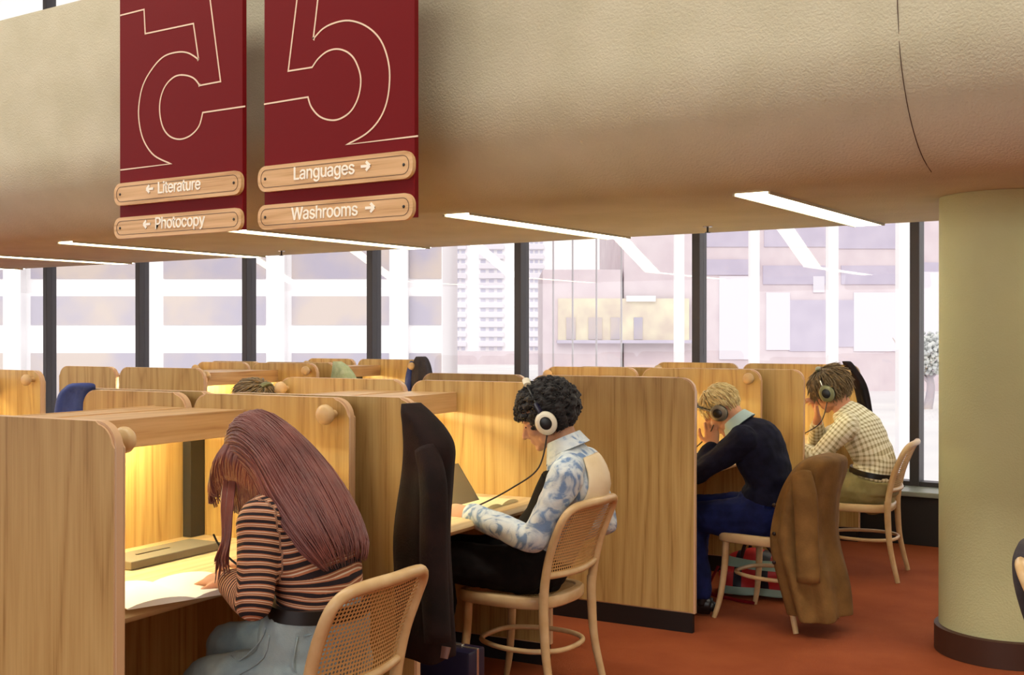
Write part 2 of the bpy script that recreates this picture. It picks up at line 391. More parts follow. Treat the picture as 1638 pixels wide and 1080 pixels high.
# convector under the windows
cv = thing('convector', 'long low black heating convector with a grey grille top under the windows', 'heater', (-3, 8.3, 0))
bm = B((-14, 8.16, 0), (3, 8.44, .335), .004); ob('casing', bm, M['conv'], cv, world=True, smooth=False)
bm = B((-14, 8.13, .335), (3, 8.45, .37), .006); ob('top_cover', bm, M['sill'], cv, world=True, smooth=False)
for k in range(10):
    x = -13.5+1.65*k
    bm = bmesh.new()
    for j in range(14): box(bm, (x+.2, 8.2+j*.013, .371), (x+1.4, 8.206+j*.013, .376))
    ob('grille', bm, M['greymetal'], cv, world=True, smooth=False)
bm = bmesh.new(); lathe(bm, [(.29, 0), (.29, 2.079)], (-1.03, 5.64, 0), 64)
col_o = tag(ob('trim_1', bm, M['column'], angle=60), kind='structure')
bm = bmesh.new(); lathe(bm, [(.31, 0), (.31, .115), (.295, .12)], (-1.03, 5.64, 0.001), 64)
tag(ob('baseboard_column', bm, M['base'], angle=60), kind='structure')

# ceiling strip lights (recessed troughs that follow the soffit and turn up its outer slope)
LX = [-.33+.0, -1.95, -3.57, -5.20, -6.86, -8.50, -10.1]
lab = ['strip light half hidden behind the round column', 'rightmost long strip light, beside the round column', 'strip light in the middle of the soffit, right of the red signs',
       'strip light running from just under the gap between the two red signs', 'strip light at the left, ending below the left red sign', 'strip light at the far left edge of the soffit', 'strip light beyond the left edge of the soffit']
for x, lb in zip(LX, lab):
    t = thing('strip_light', 'narrow glowing recessed '+lb, 'ceiling light', (x, 5.75, 2.08), 0, 'strip lights in the soffit')
    bm = bmesh.new(); ys = [4.9, 6.62]
    pts = [(4.88, 2.072), (6.655, 2.072), (7.40, 2.392)]
    hw = .078
    a = [bm.verts.new((x-hw, y, z)) for y, z in pts]; b = [bm.verts.new((x+hw, y, z)) for y, z in pts]
    a2 = [bm.verts.new((x-hw, y, z+.012)) for y, z in pts]; b2 = [bm.verts.new((x+hw, y, z+.012)) for y, z in pts]
    for k in range(2):
        bm.faces.new((a[k], a[k+1], b[k+1], b[k])); bm.faces.new((a2[k], b2[k], b2[k+1], a2[k+1]))
        bm.faces.new((a[k], a2[k], a2[k+1], a[k+1])); bm.faces.new((b[k], b[k+1], b2[k+1], b2[k]))
    bm.faces.new((a[0], b[0], b2[0], a2[0])); bm.faces.new((a[2], a2[2], b2[2], b[2]))
    ob('diffuser', bm, M['lamp'], t, world=True, smooth=False)
    bm = bmesh.new()
    for s_ in (-1, 1):
        box(bm, (x+s_*(hw+.006)-.005, 4.87, 2.068), (x+s_*(hw+.006)+.005, 6.65, 2.082))
    ob('trim', bm, M['plaster'], t, world=True, smooth=False)
def sprinkler(x, y, lb):
    t = thing('sprinkler_head', lb, 'sprinkler', (x, y, 2.08), 0)
    bm = bmesh.new(); lathe(bm, [(.028, -.004), (.028, 0)], (0, 0, 0), 20); ob('flange', bm, M['chrome'], t)
    bm = bmesh.new(); lathe(bm, [(.006, -.035), (.006, -.002)], (0, 0, 0), 12); ob('stem', bm, M['darkmetal'], t)
    bm = bmesh.new(); lathe(bm, [(.016, -.038), (.016, -.035)], (0, 0, 0), 16); ob('deflector', bm, M['darkmetal'], t)
sprinkler(-2.77, 6.25, 'small metal sprinkler head on the soffit between the two right strip lights')
sprinkler(-6.25, 6.3, 'small metal sprinkler head on the soffit under the red signs')

# ------------------------------------------------------------------ hanging red signs
BY = 4.0
def un(px, py, Y=BY):      # sheet coordinates (measured on the sign) -> place on the sign's own plane
    f, c, s = 1850., math.cos(R(33.5)), math.sin(R(33.5))
    a = (px-819)/f; X = Y*(a*c-s)/(c+s*a); return X, 1.45-(py-535)/f*(-s*X+c*Y)
def ribbon(bm, pts, w, y0, y1):
    n = len(pts); L_ = []; Rr = []
    for i, p in enumerate(pts):
        a = Vector(pts[max(i-1, 0)]); b = Vector(pts[min(i+1, n-1)]); p = Vector(p)
        d0 = (p-a).normalized() if i else (b-p).normalized(); d1 = (b-p).normalized() if i < n-1 else d0
        t = (d0+d1)
        t = t.normalized() if t.length > 1e-3 else d0
        nn = Vector((-t.y, t.x)); k = max(.35, abs(nn.dot(Vector((-d0.y, d0.x))))); nn = nn*w/k
        L_.append(p+nn); Rr.append(p-nn)
    for y, lo in ((y0, 0),):
        A = [bm.verts.new((q.x, y0, q.y)) for q in L_]; D = [bm.verts.new((q.x, y0, q.y)) for q in Rr]
        A2 = [bm.verts.new((q.x, y1, q.y)) for q in L_]; D2 = [bm.verts.new((q.x, y1, q.y)) for q in Rr]
        for i in range(n-1):
            bm.faces.new((A[i], A[i+1], D[i+1], D[i])); bm.faces.new((A2[i], D2[i], D2[i+1], A2[i+1]))
            bm.faces.new((A[i], A2[i], A2[i+1], A[i+1])); bm.faces.new((D[i], D[i+1], D2[i+1], D2[i]))
def crop(L_): return [un(170+x*520/1404., y*400/1080.) for x, y in L_]
def smooth2(L_, n=5): return [(v.x, v.y) for v in catmull([Vector((a, b, 0)) for a, b in L_], n)]
def arrow(bm, cx, cz, d, y0, y1, s_=.05):
    ribbon(bm, [(cx-d*s_, cz), (cx+d*s_*.92, cz)], .0062, y0, y1)
    ribbon(bm, [(cx+d*s_*.15, cz+s_*.72), (cx+d*s_, cz)], .0062, y0-.0003, y1)
    ribbon(bm, [(cx+d*s_*.15, cz-s_*.72), (cx+d*s_, cz)], .0062, y0-.0006, y1)
FONT = None
try:       # the sans-serif that Blender itself ships
    import os
    FONT = bpy.data.fonts.load(os.path.join(bpy.utils.resource_path('LOCAL'), 'datafiles', 'fonts', 'Inter.woff2'))
except Exception: FONT = None
def text_mesh(txt, size):
    cu = bpy.data.curves.new('t', 'FONT'); cu.body = txt; cu.size = size; cu.extrude = .0012;
    if FONT: cu.font = FONT
    cu.align_x = 'CENTER'
    cu.resolution_u = 4; cu.space_character = .96
    o = bpy.data.objects.new('t', cu); C.objects.link(o); dg = bpy.context.evaluated_depsgraph_get(); dg.update()
    me = bpy.data.meshes.new_from_object(o.evaluated_get(dg), depsgraph=dg); bpy.data.objects.remove(o)
    bm = bmesh.new()      # a slightly heavier weight: the same letters laid over one another a hair apart
    for q_, (dx, dy) in enumerate(((0, 0), (.013, 0), (-.013, 0), (0, .010), (0, -.010))):
        m2 = me.copy(); m2.transform(Matrix.Translation((dx*size, dy*size, q_*.0002))); bm.from_mesh(m2); bpy.data.meshes.remove(m2)
    bm.to_mesh(me); bm.free()
    me.transform(Matrix.Rotation(R(90), 4, 'X')); return me
def sign(x0, x1, ztop, zbot, label, lines, plaques):
    cx = (x0+x1)/2
    t = thing('hanging_sign', label, 'sign', (cx, BY+.03, zbot))
    ob('sign_panel', B((x0, BY, zbot), (x1-.012, BY+.028, ztop), .003), M['red'], t, world=True, smooth=False)
    bm = bmesh.new()
    for ln in lines: ribbon(bm, ln, .0038, BY-.0016, BY+.0005)
    ob('numeral_outline', bm, M['cream_line'], t, world=True, smooth=False)
    for k in (0, 1):
        bm = bmesh.new(); xx = x0+.15 if k == 0 else x1-.15
        tube(bm, [(xx, BY+.014, ztop-.01), (xx, BY+.014, 4.2), (xx, BY+.014, 5.2)], .006, seg=8, sub=1)
        ob('hanger_rod', bm, M['darkmetal'], t, world=True)
    for (px0, pz0, px1, pz1, txt, tx, tz, size, ax, ad) in plaques:
        bm = bmesh.new(); h = pz1-pz0
        prism(bm, rrect(px0, pz0, px1, pz1, h*.42, 10), BY-.022, BY, 'y', .006)
        p = ob('plaque', bm, M['plaque'], t, world=True, angle=50)
        p['label'] = 'pale wooden plaque reading '+txt
        bm = bmesh.new(); o_ = rrect(px0+.022, pz0+.020, px1-.022, pz1-.020, h*.30, 10); ribbon(bm, o_+[o_[0]], .0011, BY-.0232, BY-.0215)
        ob('groove', bm, M['base'], p, world=True, smooth=False)
        for xx in (px0+.05, px1-.05):
            bm = bmesh.new(); ell(bm, (xx, BY-.023, (pz0+pz1)/2), (.0075, .003, .0075), sub=2); ob('screw', bm, M['darkmetal'], p, world=True)
        me = text_mesh(txt, size); xs_ = [v.co.x for v in me.vertices]; k_ = ax[2]/(max(xs_)-min(xs_)); me.transform(Matrix.Diagonal((k_, 1, k_*1.03, 1))); me.transform(Matrix.Translation((tx, BY-.0235, tz)))
        obm('lettering', me, M['white'], p, smooth=False, world=True)
        bm = bmesh.new(); arrow(bm, ax[0], tz+size*.26, ad, BY-.0245, BY-.022, .027); ob('arrow', bm, M['white'], p, world=True, smooth=False)
g5a = crop([(825, -200), (825, 0), (787, 308), (888, 292)])+smooth2(crop([(890, 292), (918, 253), (958, 222), (1003, 213), (1048, 230), (1080, 270), (1100, 340), (1090, 418), (1058, 480), (1010, 514), (965, 519), (920, 502), (886, 462), (872, 420)]))+crop([(683, 451)])
g5b = crop([(935, -200), (915, 0), (895, 170)])+smooth2(crop([(895, 170), (935, 127), (985, 101), (1050, 90), (1120, 112), (1178, 163), (1212, 238), (1225, 325), (1215, 430), (1183, 512), (1125, 577), (1040, 625)]))+crop([(1347, 588)])
h5a = crop([(62, 68), (165, 42), (170, 147), (378, 103), (400, 258)])+smooth2(crop([(400, 258), (358, 231), (312, 226), (252, 244), (202, 295), (160, 370), (142, 460), (145, 540), (165, 612), (208, 672), (280, 708)]))+crop([(62, 735)])
h5b = crop([(443, -180), (450, 0), (495, 353), (405, 370)])+smooth2(crop([(405, 370), (378, 338), (335, 325), (295, 333), (258, 370), (237, 422), (232, 482), (245, 548), (275, 589), (320, 602), (366, 585), (402, 545), (418, 487)]))+crop([(601, 460)])
XR0, XR1 = un(423, 300)[0], un(667, 300)[0]; XL0, XL1 = un(192, 300)[0], un(391, 300)[0]
def zof(px, py): return un(px, py)[1]
sign(XR0, XR1, 3.55, zof(540, 356), 'hanging red sign reading Languages and Washrooms, right of the two', [g5a, g5b], [
    (XR0-.022, zof(545, 297), XR1-.006, zof(545, 254), 'Languages', un(523, 275)[0], zof(523, 284), .112, (un(590, 270)[0], 0, un(572, 275)[0]-un(475, 275)[0]), 1),
    (XR0-.022, zof(545, 360), XR1-.006, zof(545, 319), 'Washrooms', un(524, 340)[0], zof(524, 349), .112, (un(597, 335)[0], 0, un(577, 340)[0]-un(471, 340)[0]), 1)])
sign(XL0, XL1, 3.55, zof(290, 374), 'hanging red sign reading Literature and Photocopy, left of the two', [h5a, h5b], [
    (XL0-.02, zof(290, 321), XL1+.0, zof(290, 284), 'Literature', un(292, 300)[0], zof(292, 307), .108, (un(246, 304)[0], 0, un(326, 300)[0]-un(258, 300)[0]), -1),
    (XL0-.02, zof(290, 376), XL1+.0, zof(290, 341), 'Photocopy', un(293, 358)[0], zof(293, 364), .108, (un(241, 360)[0], 0, un(332, 358)[0]-un(253, 358)[0]), -1)])

# ------------------------------------------------------------------ study carrels
TH = .036; HP = 1.238
def carrel(ox, oy, rz, W, LN, stag, LO, label, side=1, pegs=(1, 1), audio=True, group=None, lit=1):
    """side=+1 opens to +x (the aisle), side=-1 is the back-to-back twin beyond the spine. local y runs away"""
    rt = thing('study_carrel', label, 'study carrel', (ox, oy, 0), rz, group)
    if side < 0: stag = 0
    X = (lambda x: x) if side > 0 else (lambda x: -LN-.03-(x+LN)*LO/LN)
    DF = min(-.13, stag-.02); SF = -LN+.25
    def mb(lo, hi, bev=0):
        a, b = X(lo[0]), X(hi[0]); return B((min(a, b), lo[1], lo[2]), (max(a, b), hi[1], hi[2]), bev)
    for y0, pk, sgn, xe in ((0, pegs[0], 1, 0), (W-TH, pegs[1], -1, stag)):
        bm = bmesh.new()
        o_ = rrect(min(X(xe), X(-LN)), .095, max(X(xe), X(-LN)), HP, .065, 8, (0, 0, 1, 1))
        prism(bm, o_, y0, y0+TH, 'y', .007, 1, 0)
        p = ob('side_panel', bm, [M['oak'], M['edge']], rt, angle=30)
        ob('plinth', mb((-LN+.01, y0+.004, 0), (xe-.012, y0+TH-.004, .095)), M['plinth'], p, smooth=False)
        if pk:
            yb = y0+TH if sgn > 0 else y0; d = sgn
            bm = bmesh.new(); lx = X(xe-.06)
            ring = lambda r, t: [(lx+r*math.cos(2*math.pi*k/20), yb+d*t, 1.185+r*math.sin(2*math.pi*k/20)) for k in range(20)]
            rings_loft(bm, [ring(.013, 0), (ring(.012, .02)), ring(.018, .028), ring(.029, .036), ring(.034, .048), ring(.033, .058), ring(.026, .068), ring(.012, .073)])
            ob('coat_peg', bm, M['beech'], p, angle=60)
    # desktop with a rounded front lip
    bm = bmesh.new(); pr_ = [(-LN+.02, .690), (DF-.02, .690), (DF-.003, .695), (DF+.005, .710), (DF-.003, .728), (DF-.02, .733), (-LN+.02, .733)]
    prism(bm, [(X(u), v) for u, v in pr_], TH, W-TH, 'y'); ob('desktop', bm, M['oaktop'], rt, angle=50)
    ob('back_panel', mb((-LN, TH, .10), (-LN+.022, W-TH, 1.10)), M['oak'], rt, smooth=False)
    ob('corner_post', mb((-LN+.022, W-TH-.07, .734), (-LN+.06, W-TH-.002, 1.168)), M['darkmetal'], rt, smooth=False)
    ob('shelf', mb((-LN, TH, 1.166), (SF-.022, W-TH, 1.186), .002), M['oakx'], rt, smooth=False)
    ob('fascia', mb((SF-.022, TH, 1.098), (SF, W-TH, 1.188), .003), M['oakx'], rt, smooth=False)
    bm = bmesh.new(); tube(bm, [(X(SF-.075), TH+.10, 1.135), (X(SF-.075), W*.5, 1.135), (X(SF-.075), W-TH-.30, 1.135)], .013, seg=10, sub=1)
    lf = ob('lamp_housing', mb((SF-.115, TH+.08, 1.150), (SF-.035, W-TH-.28, 1.165)), M['white'], rt, smooth=False)
    ob('lamp_tube', bm, M['tube'], lf)
    if audio:
        au = ob('audio_console', mb((DF-.50, W*.46, .734), (DF-.36, W*.80, .760), .004), M['greymetal'], rt, smooth=False)
        ob('slot', mb((DF-.44, W*.54, .7605), (DF-.43, W*.66, .7615)), M['black'], au, smooth=False)
    return rt
U = {}
U[1] = (-2.345, 1.80, R(5), 1.15, .82, -.125, .54); U[2] = (-2.39, 3.03, R(6), 1.32, .84, -.12, .74); U[3] = (-2.35, 5.15, R(4), 1.50, .90, -.13, .66); U[4] = (-2.36, 6.72, R(3), 1.38, .85, 0, .66)
G1 = 'carrels of the nearest row'
carrel(*U[1], 'nearest oak study carrel, where the long-haired woman in the striped top writes', 1)
carrel(*U[1], 'oak carrel back to back with the striped-top woman\'s, a blue garment over its far panel', -1, pegs=(1, 0))
carrel(*U[2], 'oak study carrel where the man with black curly hair and headphones reads', 1)
carrel(*U[2], 'oak carrel behind the curly-haired man\'s, opening to the left-hand aisle, with a peg showing', -1)
carrel(*U[3], 'oak study carrel with a wide bare end panel, used by the person in navy', 1)
carrel(*U[3], 'oak carrel back to back with the navy-sweater person\'s, only panel tops showing', -1)
carrel(*U[4], 'front-row oak carrel by the windows, used by the person in the checked shirt', 1)
carrel(*U[4], 'oak carrel back to back with the checked-shirt person\'s, against the windows', -1)
V_ = {}
V_[0] = (-5.80, 2.80, R(0), 1.33, .85, -.2, .6); V_[1] = (-5.56, 4.93, R(6), 1.34, .72, -.12, .52); V_[2] = (-5.85, 6.45, R(3), 1.22, .72, -.05, .54)
carrel(*V_[0], 'second-row oak carrel cut by the left picture edge, peg near its panel top', 1)
carrel(*V_[1], 'oak carrel of the second row with a brown shaded end panel and open shelf', 1)
carrel(*V_[1], 'oak carrel of the second row back to back with the brown-ended one, pale yellow panels', -1)
carrel(*V_[2], 'second-row oak carrel by the windows with a blue and grey coat hung on it', 1)
carrel(*V_[2], 'second-row oak carrel back to back with the one holding the blue and grey coat', -1)

# ------------------------------------------------------------------ bentwood cane chairs
def cane_patch(name, grid, parent):
    """grid[i][j] points -> thin curved panel with uv in metres"""
    bm = bmesh.new(); uvl = bm.loops.layers.uv.new('UVMap'); V = [[bm.verts.new(p) for p in r] for r in grid]; uv = {}
    u = [0]
    for i, r in enumerate(V):
        for j, v in enumerate(r):
            uv[v] = (((Vector(grid[i][j])-Vector(grid[i][len(r)//2])).length*(1 if j > len(r)//2 else -1)), (Vector(grid[i][len(r)//2])-Vector(grid[0][len(r)//2])).length)
    for i in range(len(V)-1):
        for j in range(len(V[0])-1): bm.faces.new((V[i][j], V[i][j+1], V[i+1][j+1], V[i+1][j]))
    for f in bm.faces:
        for l in f.loops: l[uvl].uv = uv[l.vert]
    return ob(name, bm, M['cane'], parent, angle=180)
def make_chair(label, loc, rz, group=None):
    t = thing('bentwood_chair', label, 'chair', loc, rz, group)
    def seat_outline(off, z):
        pts = []
        for (x, y) in ((-.21+off, 0), (-.205+off, .15), (-.17+off*.7, .205-off*.7), (-.05, .218-off), (.10, .205-off), (.175-off*.7, .165-off*.7), (.205-off, .08), (.21-off, 0),
                       (.205-off, -.08), (.175-off*.7, -.165+off*.7), (.10, -.205+off), (-.05, -.218+off), (-.17+off*.7, -.205+off*.7), (-.205+off, -.15)):
            pts.append((x, y, z))
        return catmull(pts, 4, True)
    bm = bmesh.new(); R_ = [seat_outline(.006, .398), seat_outline(0, .404), seat_outline(0, .437), seat_outline(.006, .444), seat_outline(.034, .444), seat_outline(.038, .438), seat_outline(.038, .398)]
    V = [[bm.verts.new(p) for p in r] for r in R_]; n = len(V[0])
    for i in range(len(V)):
        a, b = V[i], V[(i+1) % len(V)]
        for k in range(n): bm.faces.new((a[k], a[(k+1) % n], b[(k+1) % n], b[k]))
    ob('seat_frame', bm, M['beech'], t, angle=50)
    o_ = seat_outline(.036, .436); c = Vector((0, 0, .428)); bm = bmesh.new(); uvl = bm.loops.layers.uv.new('UVMap')
    ctr = bm.verts.new(c); vs = [bm.verts.new(p) for p in o_]
    for k in range(n): bm.faces.new((ctr, vs[k], vs[(k+1) % n]))
    for f in bm.faces:
        for l in f.loops: l[uvl].uv = (l.vert.co.x, l.vert.co.y)
    ob('cane_seat', bm, M['cane'], t)
    for s_ in (-1, 1):
        ob('leg', T([(-.165, s_*.165, .40), (-.172, s_*.172, .25), (-.19, s_*.185, .10), (-.215, s_*.20, 0.001)], [.0175, .0175, .015, .0125]), M['beech'], t, angle=60)
        ob('leg', T([(.195, s_*.195, .47), (.196, s_*.195, .36), (.21, s_*.197, .20), (.255, s_*.21, .001)], [.019, .019, .0165, .0135]), M['beech'], t, angle=60)
    # back loop: post, rounded top corner, curved top rail
    side = [(.195, .195, .44), (.205, .200, .52), (.228, .205, .62), (.262, .208, .71), (.29, .200, .768), (.31, .165, .797), (.325, .10, .806), (.335, 0, .808)]
    pts = side[:-1]+[side[-1]]+[(x, -y, z) for x, y, z in side[:-1][::-1]]
    ob('back_frame', T(pts, [.0185, .0175, .0165, .016, .016, .0165, .017, .017, .017, .0165, .016, .016, .0165, .0175, .0185], seg=12), M['beech'], t, angle=60)
    ob('back_rail', T([(.208, .200, .535), (.232, .10, .532), (.242, 0, .531), (.232, -.10, .532), (.208, -.200, .535)], .0125), M['beech'], t, angle=60)
    grid = []
    for i in range(9):
        z = .54+(.80-.54)*i/8; f = i/8
        xo = .208+.10*f**1.4; hw = .192 if z < .76 else .192-.04*((z-.76)/.04)
        grid.append([(xo+.032*(1-(j/6-1)**2)*(1-.3*f), hw*(j/6-1), z) for j in range(13)])
    cane_patch('cane_back', grid, t)
    ring = catmull([(-.165, 0, .232), (-.14, .11, .232), (-.02, .172, .232), (.11, .172, .232), (.2, .11, .232), (.225, 0, .232), (.2, -.11, .232), (.11, -.172, .232), (-.02, -.172, .232), (-.14, -.11, .232)], 4, True)
    ob('ring_stretcher', T(ring, .0105, closed=True, sub=1, seg=8), M['beech'], t, angle=60)
    return t
make_chair('bentwood cane chair under the woman in the striped top, nearest chair', (-2.27, 2.34, 0), R(4))
make_chair('bentwood cane chair under the man with black curly hair', (-2.515, 3.90, 0), R(2))
make_chair('bentwood cane chair with a tan coat over its back', (-2.16, 5.67, 0), R(-9))
make_chair('bentwood cane chair beside the windows under the person in the checked shirt', (-2.12, 7.03, 0), R(7))
make_chair('bentwood chair cut by the right edge, a dark jacket over its back', (-.275, 3.61, 0), R(178))
make_chair('bentwood chair behind the first row of carrels, under the person whose hair top shows', (-4.50, 4.02, 0), R(190))

# ------------------------------------------------------------------ people
LATY = Vector((0, 1, 0))
def limb(bm, pts, radii, lat=None, seg=16, cap=True, sub=4):
    """loft along pts; radii = (lateral half width, depth half width)"""
    lat = LATY if lat is None else lat
    n = len(pts); P = catmull(pts, sub); rings = []
    for i, p in enumerate(P):
        t = i/sub; k = min(int(t), n-2); f = t-k
        ra = radii[k][0]+(radii[k+1][0]-radii[k][0])*f; rb = radii[k][1]+(radii[k+1][1]-radii[k][1])*f
        q = P[min(i+1, len(P)-1)]; o_ = P[max(i-1, 0)]; d = (q-o_).normalized()
        l = (lat-d*lat.dot(d)); l = l.normalized() if l.length > 1e-3 else Vector((1, 0, 0)); b = d.cross(l)
        rings.append([p+l*math.cos(2*math.pi*k2/seg)*ra+b*math.sin(2*math.pi*k2/seg)*rb for k2 in range(seg)])
    rings_loft(bm, rings)
    if cap:
        for e, rr in ((0, radii[0]), (-1, radii[-1])):
            r = min(rr)
            ell(bm, P[e], (r*.98,)*3, sub=2)
def cap_limb(bm, pts, rs, seg=14, sub=4):
    d = (Vector(pts[-1])-Vector(pts[0])).normalized()
    lat = Vector((0, 1, 0)) if abs(d.y) < .8 else Vector((0, 0, 1))
    limb(bm, pts, [(r, r) for r in rs], lat, seg, True, sub)
def hand(bm, wrist, d, nrm, size=1.0, curl=.5, thumb_side=1, spread=.06):
    """palm plus four bent fingers and a thumb; d forward, nrm out of the BACK of the hand"""
    wrist = Vector(wrist); d = Vector(d).normalized(); nrm = Vector(nrm); nrm = (nrm-d*nrm.dot(d)).normalized(); s_ = nrm.cross(d).normalized()*thumb_side
    z = size; p0 = wrist
    limb(bm, [p0, p0+d*.03*z, p0+d*.065*z, p0+d*.088*z], [(.025*z, .018*z), (.034*z, .016*z), (.040*z, .014*z), (.039*z, .011*z)], s_, 14, True, 3)
    for k, (off, L_, r) in enumerate(((.029, .072, .0085), (.010, .081, .0088), (-.010, .076, .0086), (-.028, .060, .0078))):
        b = p0+d*.084*z+s_*off*z; dd = (d+s_*(off*spread*30)).normalized(); pts = [b-dd*.012*z, b]; ang = curl*(.5+.08*k); cur = b; v = dd
        for seg_, fr in enumerate((.45, .31, .24)):
            c_ = math.cos(ang); s2 = math.sin(ang); v = (dd*math.cos(ang*(seg_+1))-nrm*math.sin(ang*(seg_+1))).normalized()
            cur = cur+v*L_*fr*z; pts.append(cur)
        cap_limb(bm, pts, [r*z, r*z, r*z*.96, r*z*.9, r*z*.78], 8, 2)
    b = p0+d*.025*z+s_*.026*z
    t1 = b+(d*.7+s_*.75-nrm*.25).normalized()*.040*z; t2 = t1+(d*.9+s_*.25-nrm*.35).normalized()*.030*z; t3 = t2+(d*.95-s_*.05-nrm*.3).normalized()*.024*z
    cap_limb(bm, [b-d*.01*z, b, t1, t2, t3], [.013*z, .014*z, .0115*z, .010*z, .0085*z], 8, 2)
def head_prims(bm, c, pitch, neck, sz=1.0, turn=0):
    """facing -X; pitch>0 looks down; turn about z"""
    Rm = Matrix.Rotation(turn, 4, 'Z') @ Matrix.Rotation(-pitch, 4, 'Y'); c = Vector(c)
    def P(p): return c+(Rm @ Vector(p))*sz
    def E(p, r, rot=None): ell(bm, P(p), [q*sz for q in r], Rm @ (rot or Matrix()), 3)
    E((.014, 0, .035), (.098, .077, .086)); E((-.030, 0, .040), (.060, .068, .066)); E((-.028, 0, -.030), (.062, .060, .070))
    E((-.035, 0, -.066), (.050, .045, .042)); E((-.068, 0, -.094), (.021, .024, .017))
    for s_ in (-1, 1):
        E((-.058, s_*.036, -.022), (.030, .024, .024)); E((.004, s_*.077, -.010), (.019, .009, .032)); E((.012, s_*.080, .002), (.014, .008, .018))
        E((-.020, s_*.048, -.068), (.036, .014, .024)); E((-.080, s_*.028, .024), (.014, .024, .008)); E((-.078, s_*.030, .003), (.010, .017, .008))
        E((-.094, s_*.011, -.040), (.010, .008, .007))
    limb(bm, [P((-.080, 0, .016)), P((-.092, 0, -.004)), P((-.108, 0, -.028)), P((-.112, 0, -.036))], [(.009, .009), (.009, .009), (.012, .011), (.012, .010)], Rm.to_3x3() @ Vector((0, 1, 0)), 10, True, 2)
    E((-.087, 0, -.060), (.010, .022, .0055)); E((-.084, 0, -.070), (.010, .020, .0065)); E((-.083, 0, -.052), (.010, .020, .010))
    limb(bm, [P((.030, 0, -.030)), (P((.034, 0, -.075))+Vector(neck))/2, Vector(neck)], [(.056, .058), (.052, .055), (.062, .062)], LATY, 16, True, 3)
    return P, Rm
def set_attrs(me, bones):
    """per vertex: distance along the bone chain it lies on, and the coordinate across it"""
    import numpy as np
    n = len(me.vertices); co_ = np.empty(n*3); me.vertices.foreach_get('co', co_); co_ = co_.reshape(-1, 3)
    best = np.full(n, 1e9); AL = np.zeros(n); PE = np.zeros(n)
    for pts, ws in bones:
        acc = 0; num = np.zeros(n); nump = np.zeros(n); den = np.zeros(n); mind = np.full(n, 1e9)
        for a, b, w_ in zip(pts, pts[1:], ws):
            a = Vector(a); b = Vector(b); L_ = (b-a).length; d = (b-a)/L_
            l = Vector((0, 1, 0)); l = l-d*l.dot(d); l = l.normalized() if l.length > .2 else Vector((1, 0, 0)); bb = d.cross(l)
            A_, D_, LL, BB = (np.array(v) for v in (a, d, l, bb))
            t = (co_-A_) @ D_; tc = np.clip(t, 0, L_); q = co_-(A_+tc[:, None]*D_); dist = np.linalg.norm(q, axis=1)/w_
            wt = 1/(dist+.004)**5
            if acc > 0: wt = wt*np.clip(t/.03, .002, 1)
            tt = np.clip(t, -.07, L_+.07)
            num += wt*(acc+tt); nump += wt*(q @ BB+.6*np.abs(q @ LL)); den += wt; mind = np.minimum(mind, dist); acc += L_
        m = mind < best; best[m] = mind[m]; AL[m] = (num/den)[m]; PE[m] = (nump/den)[m]
    for nm, v in (('along', AL), ('perp', PE)):
        me.attributes.new(nm, 'FLOAT', 'POINT').data.foreach_set('value', v)
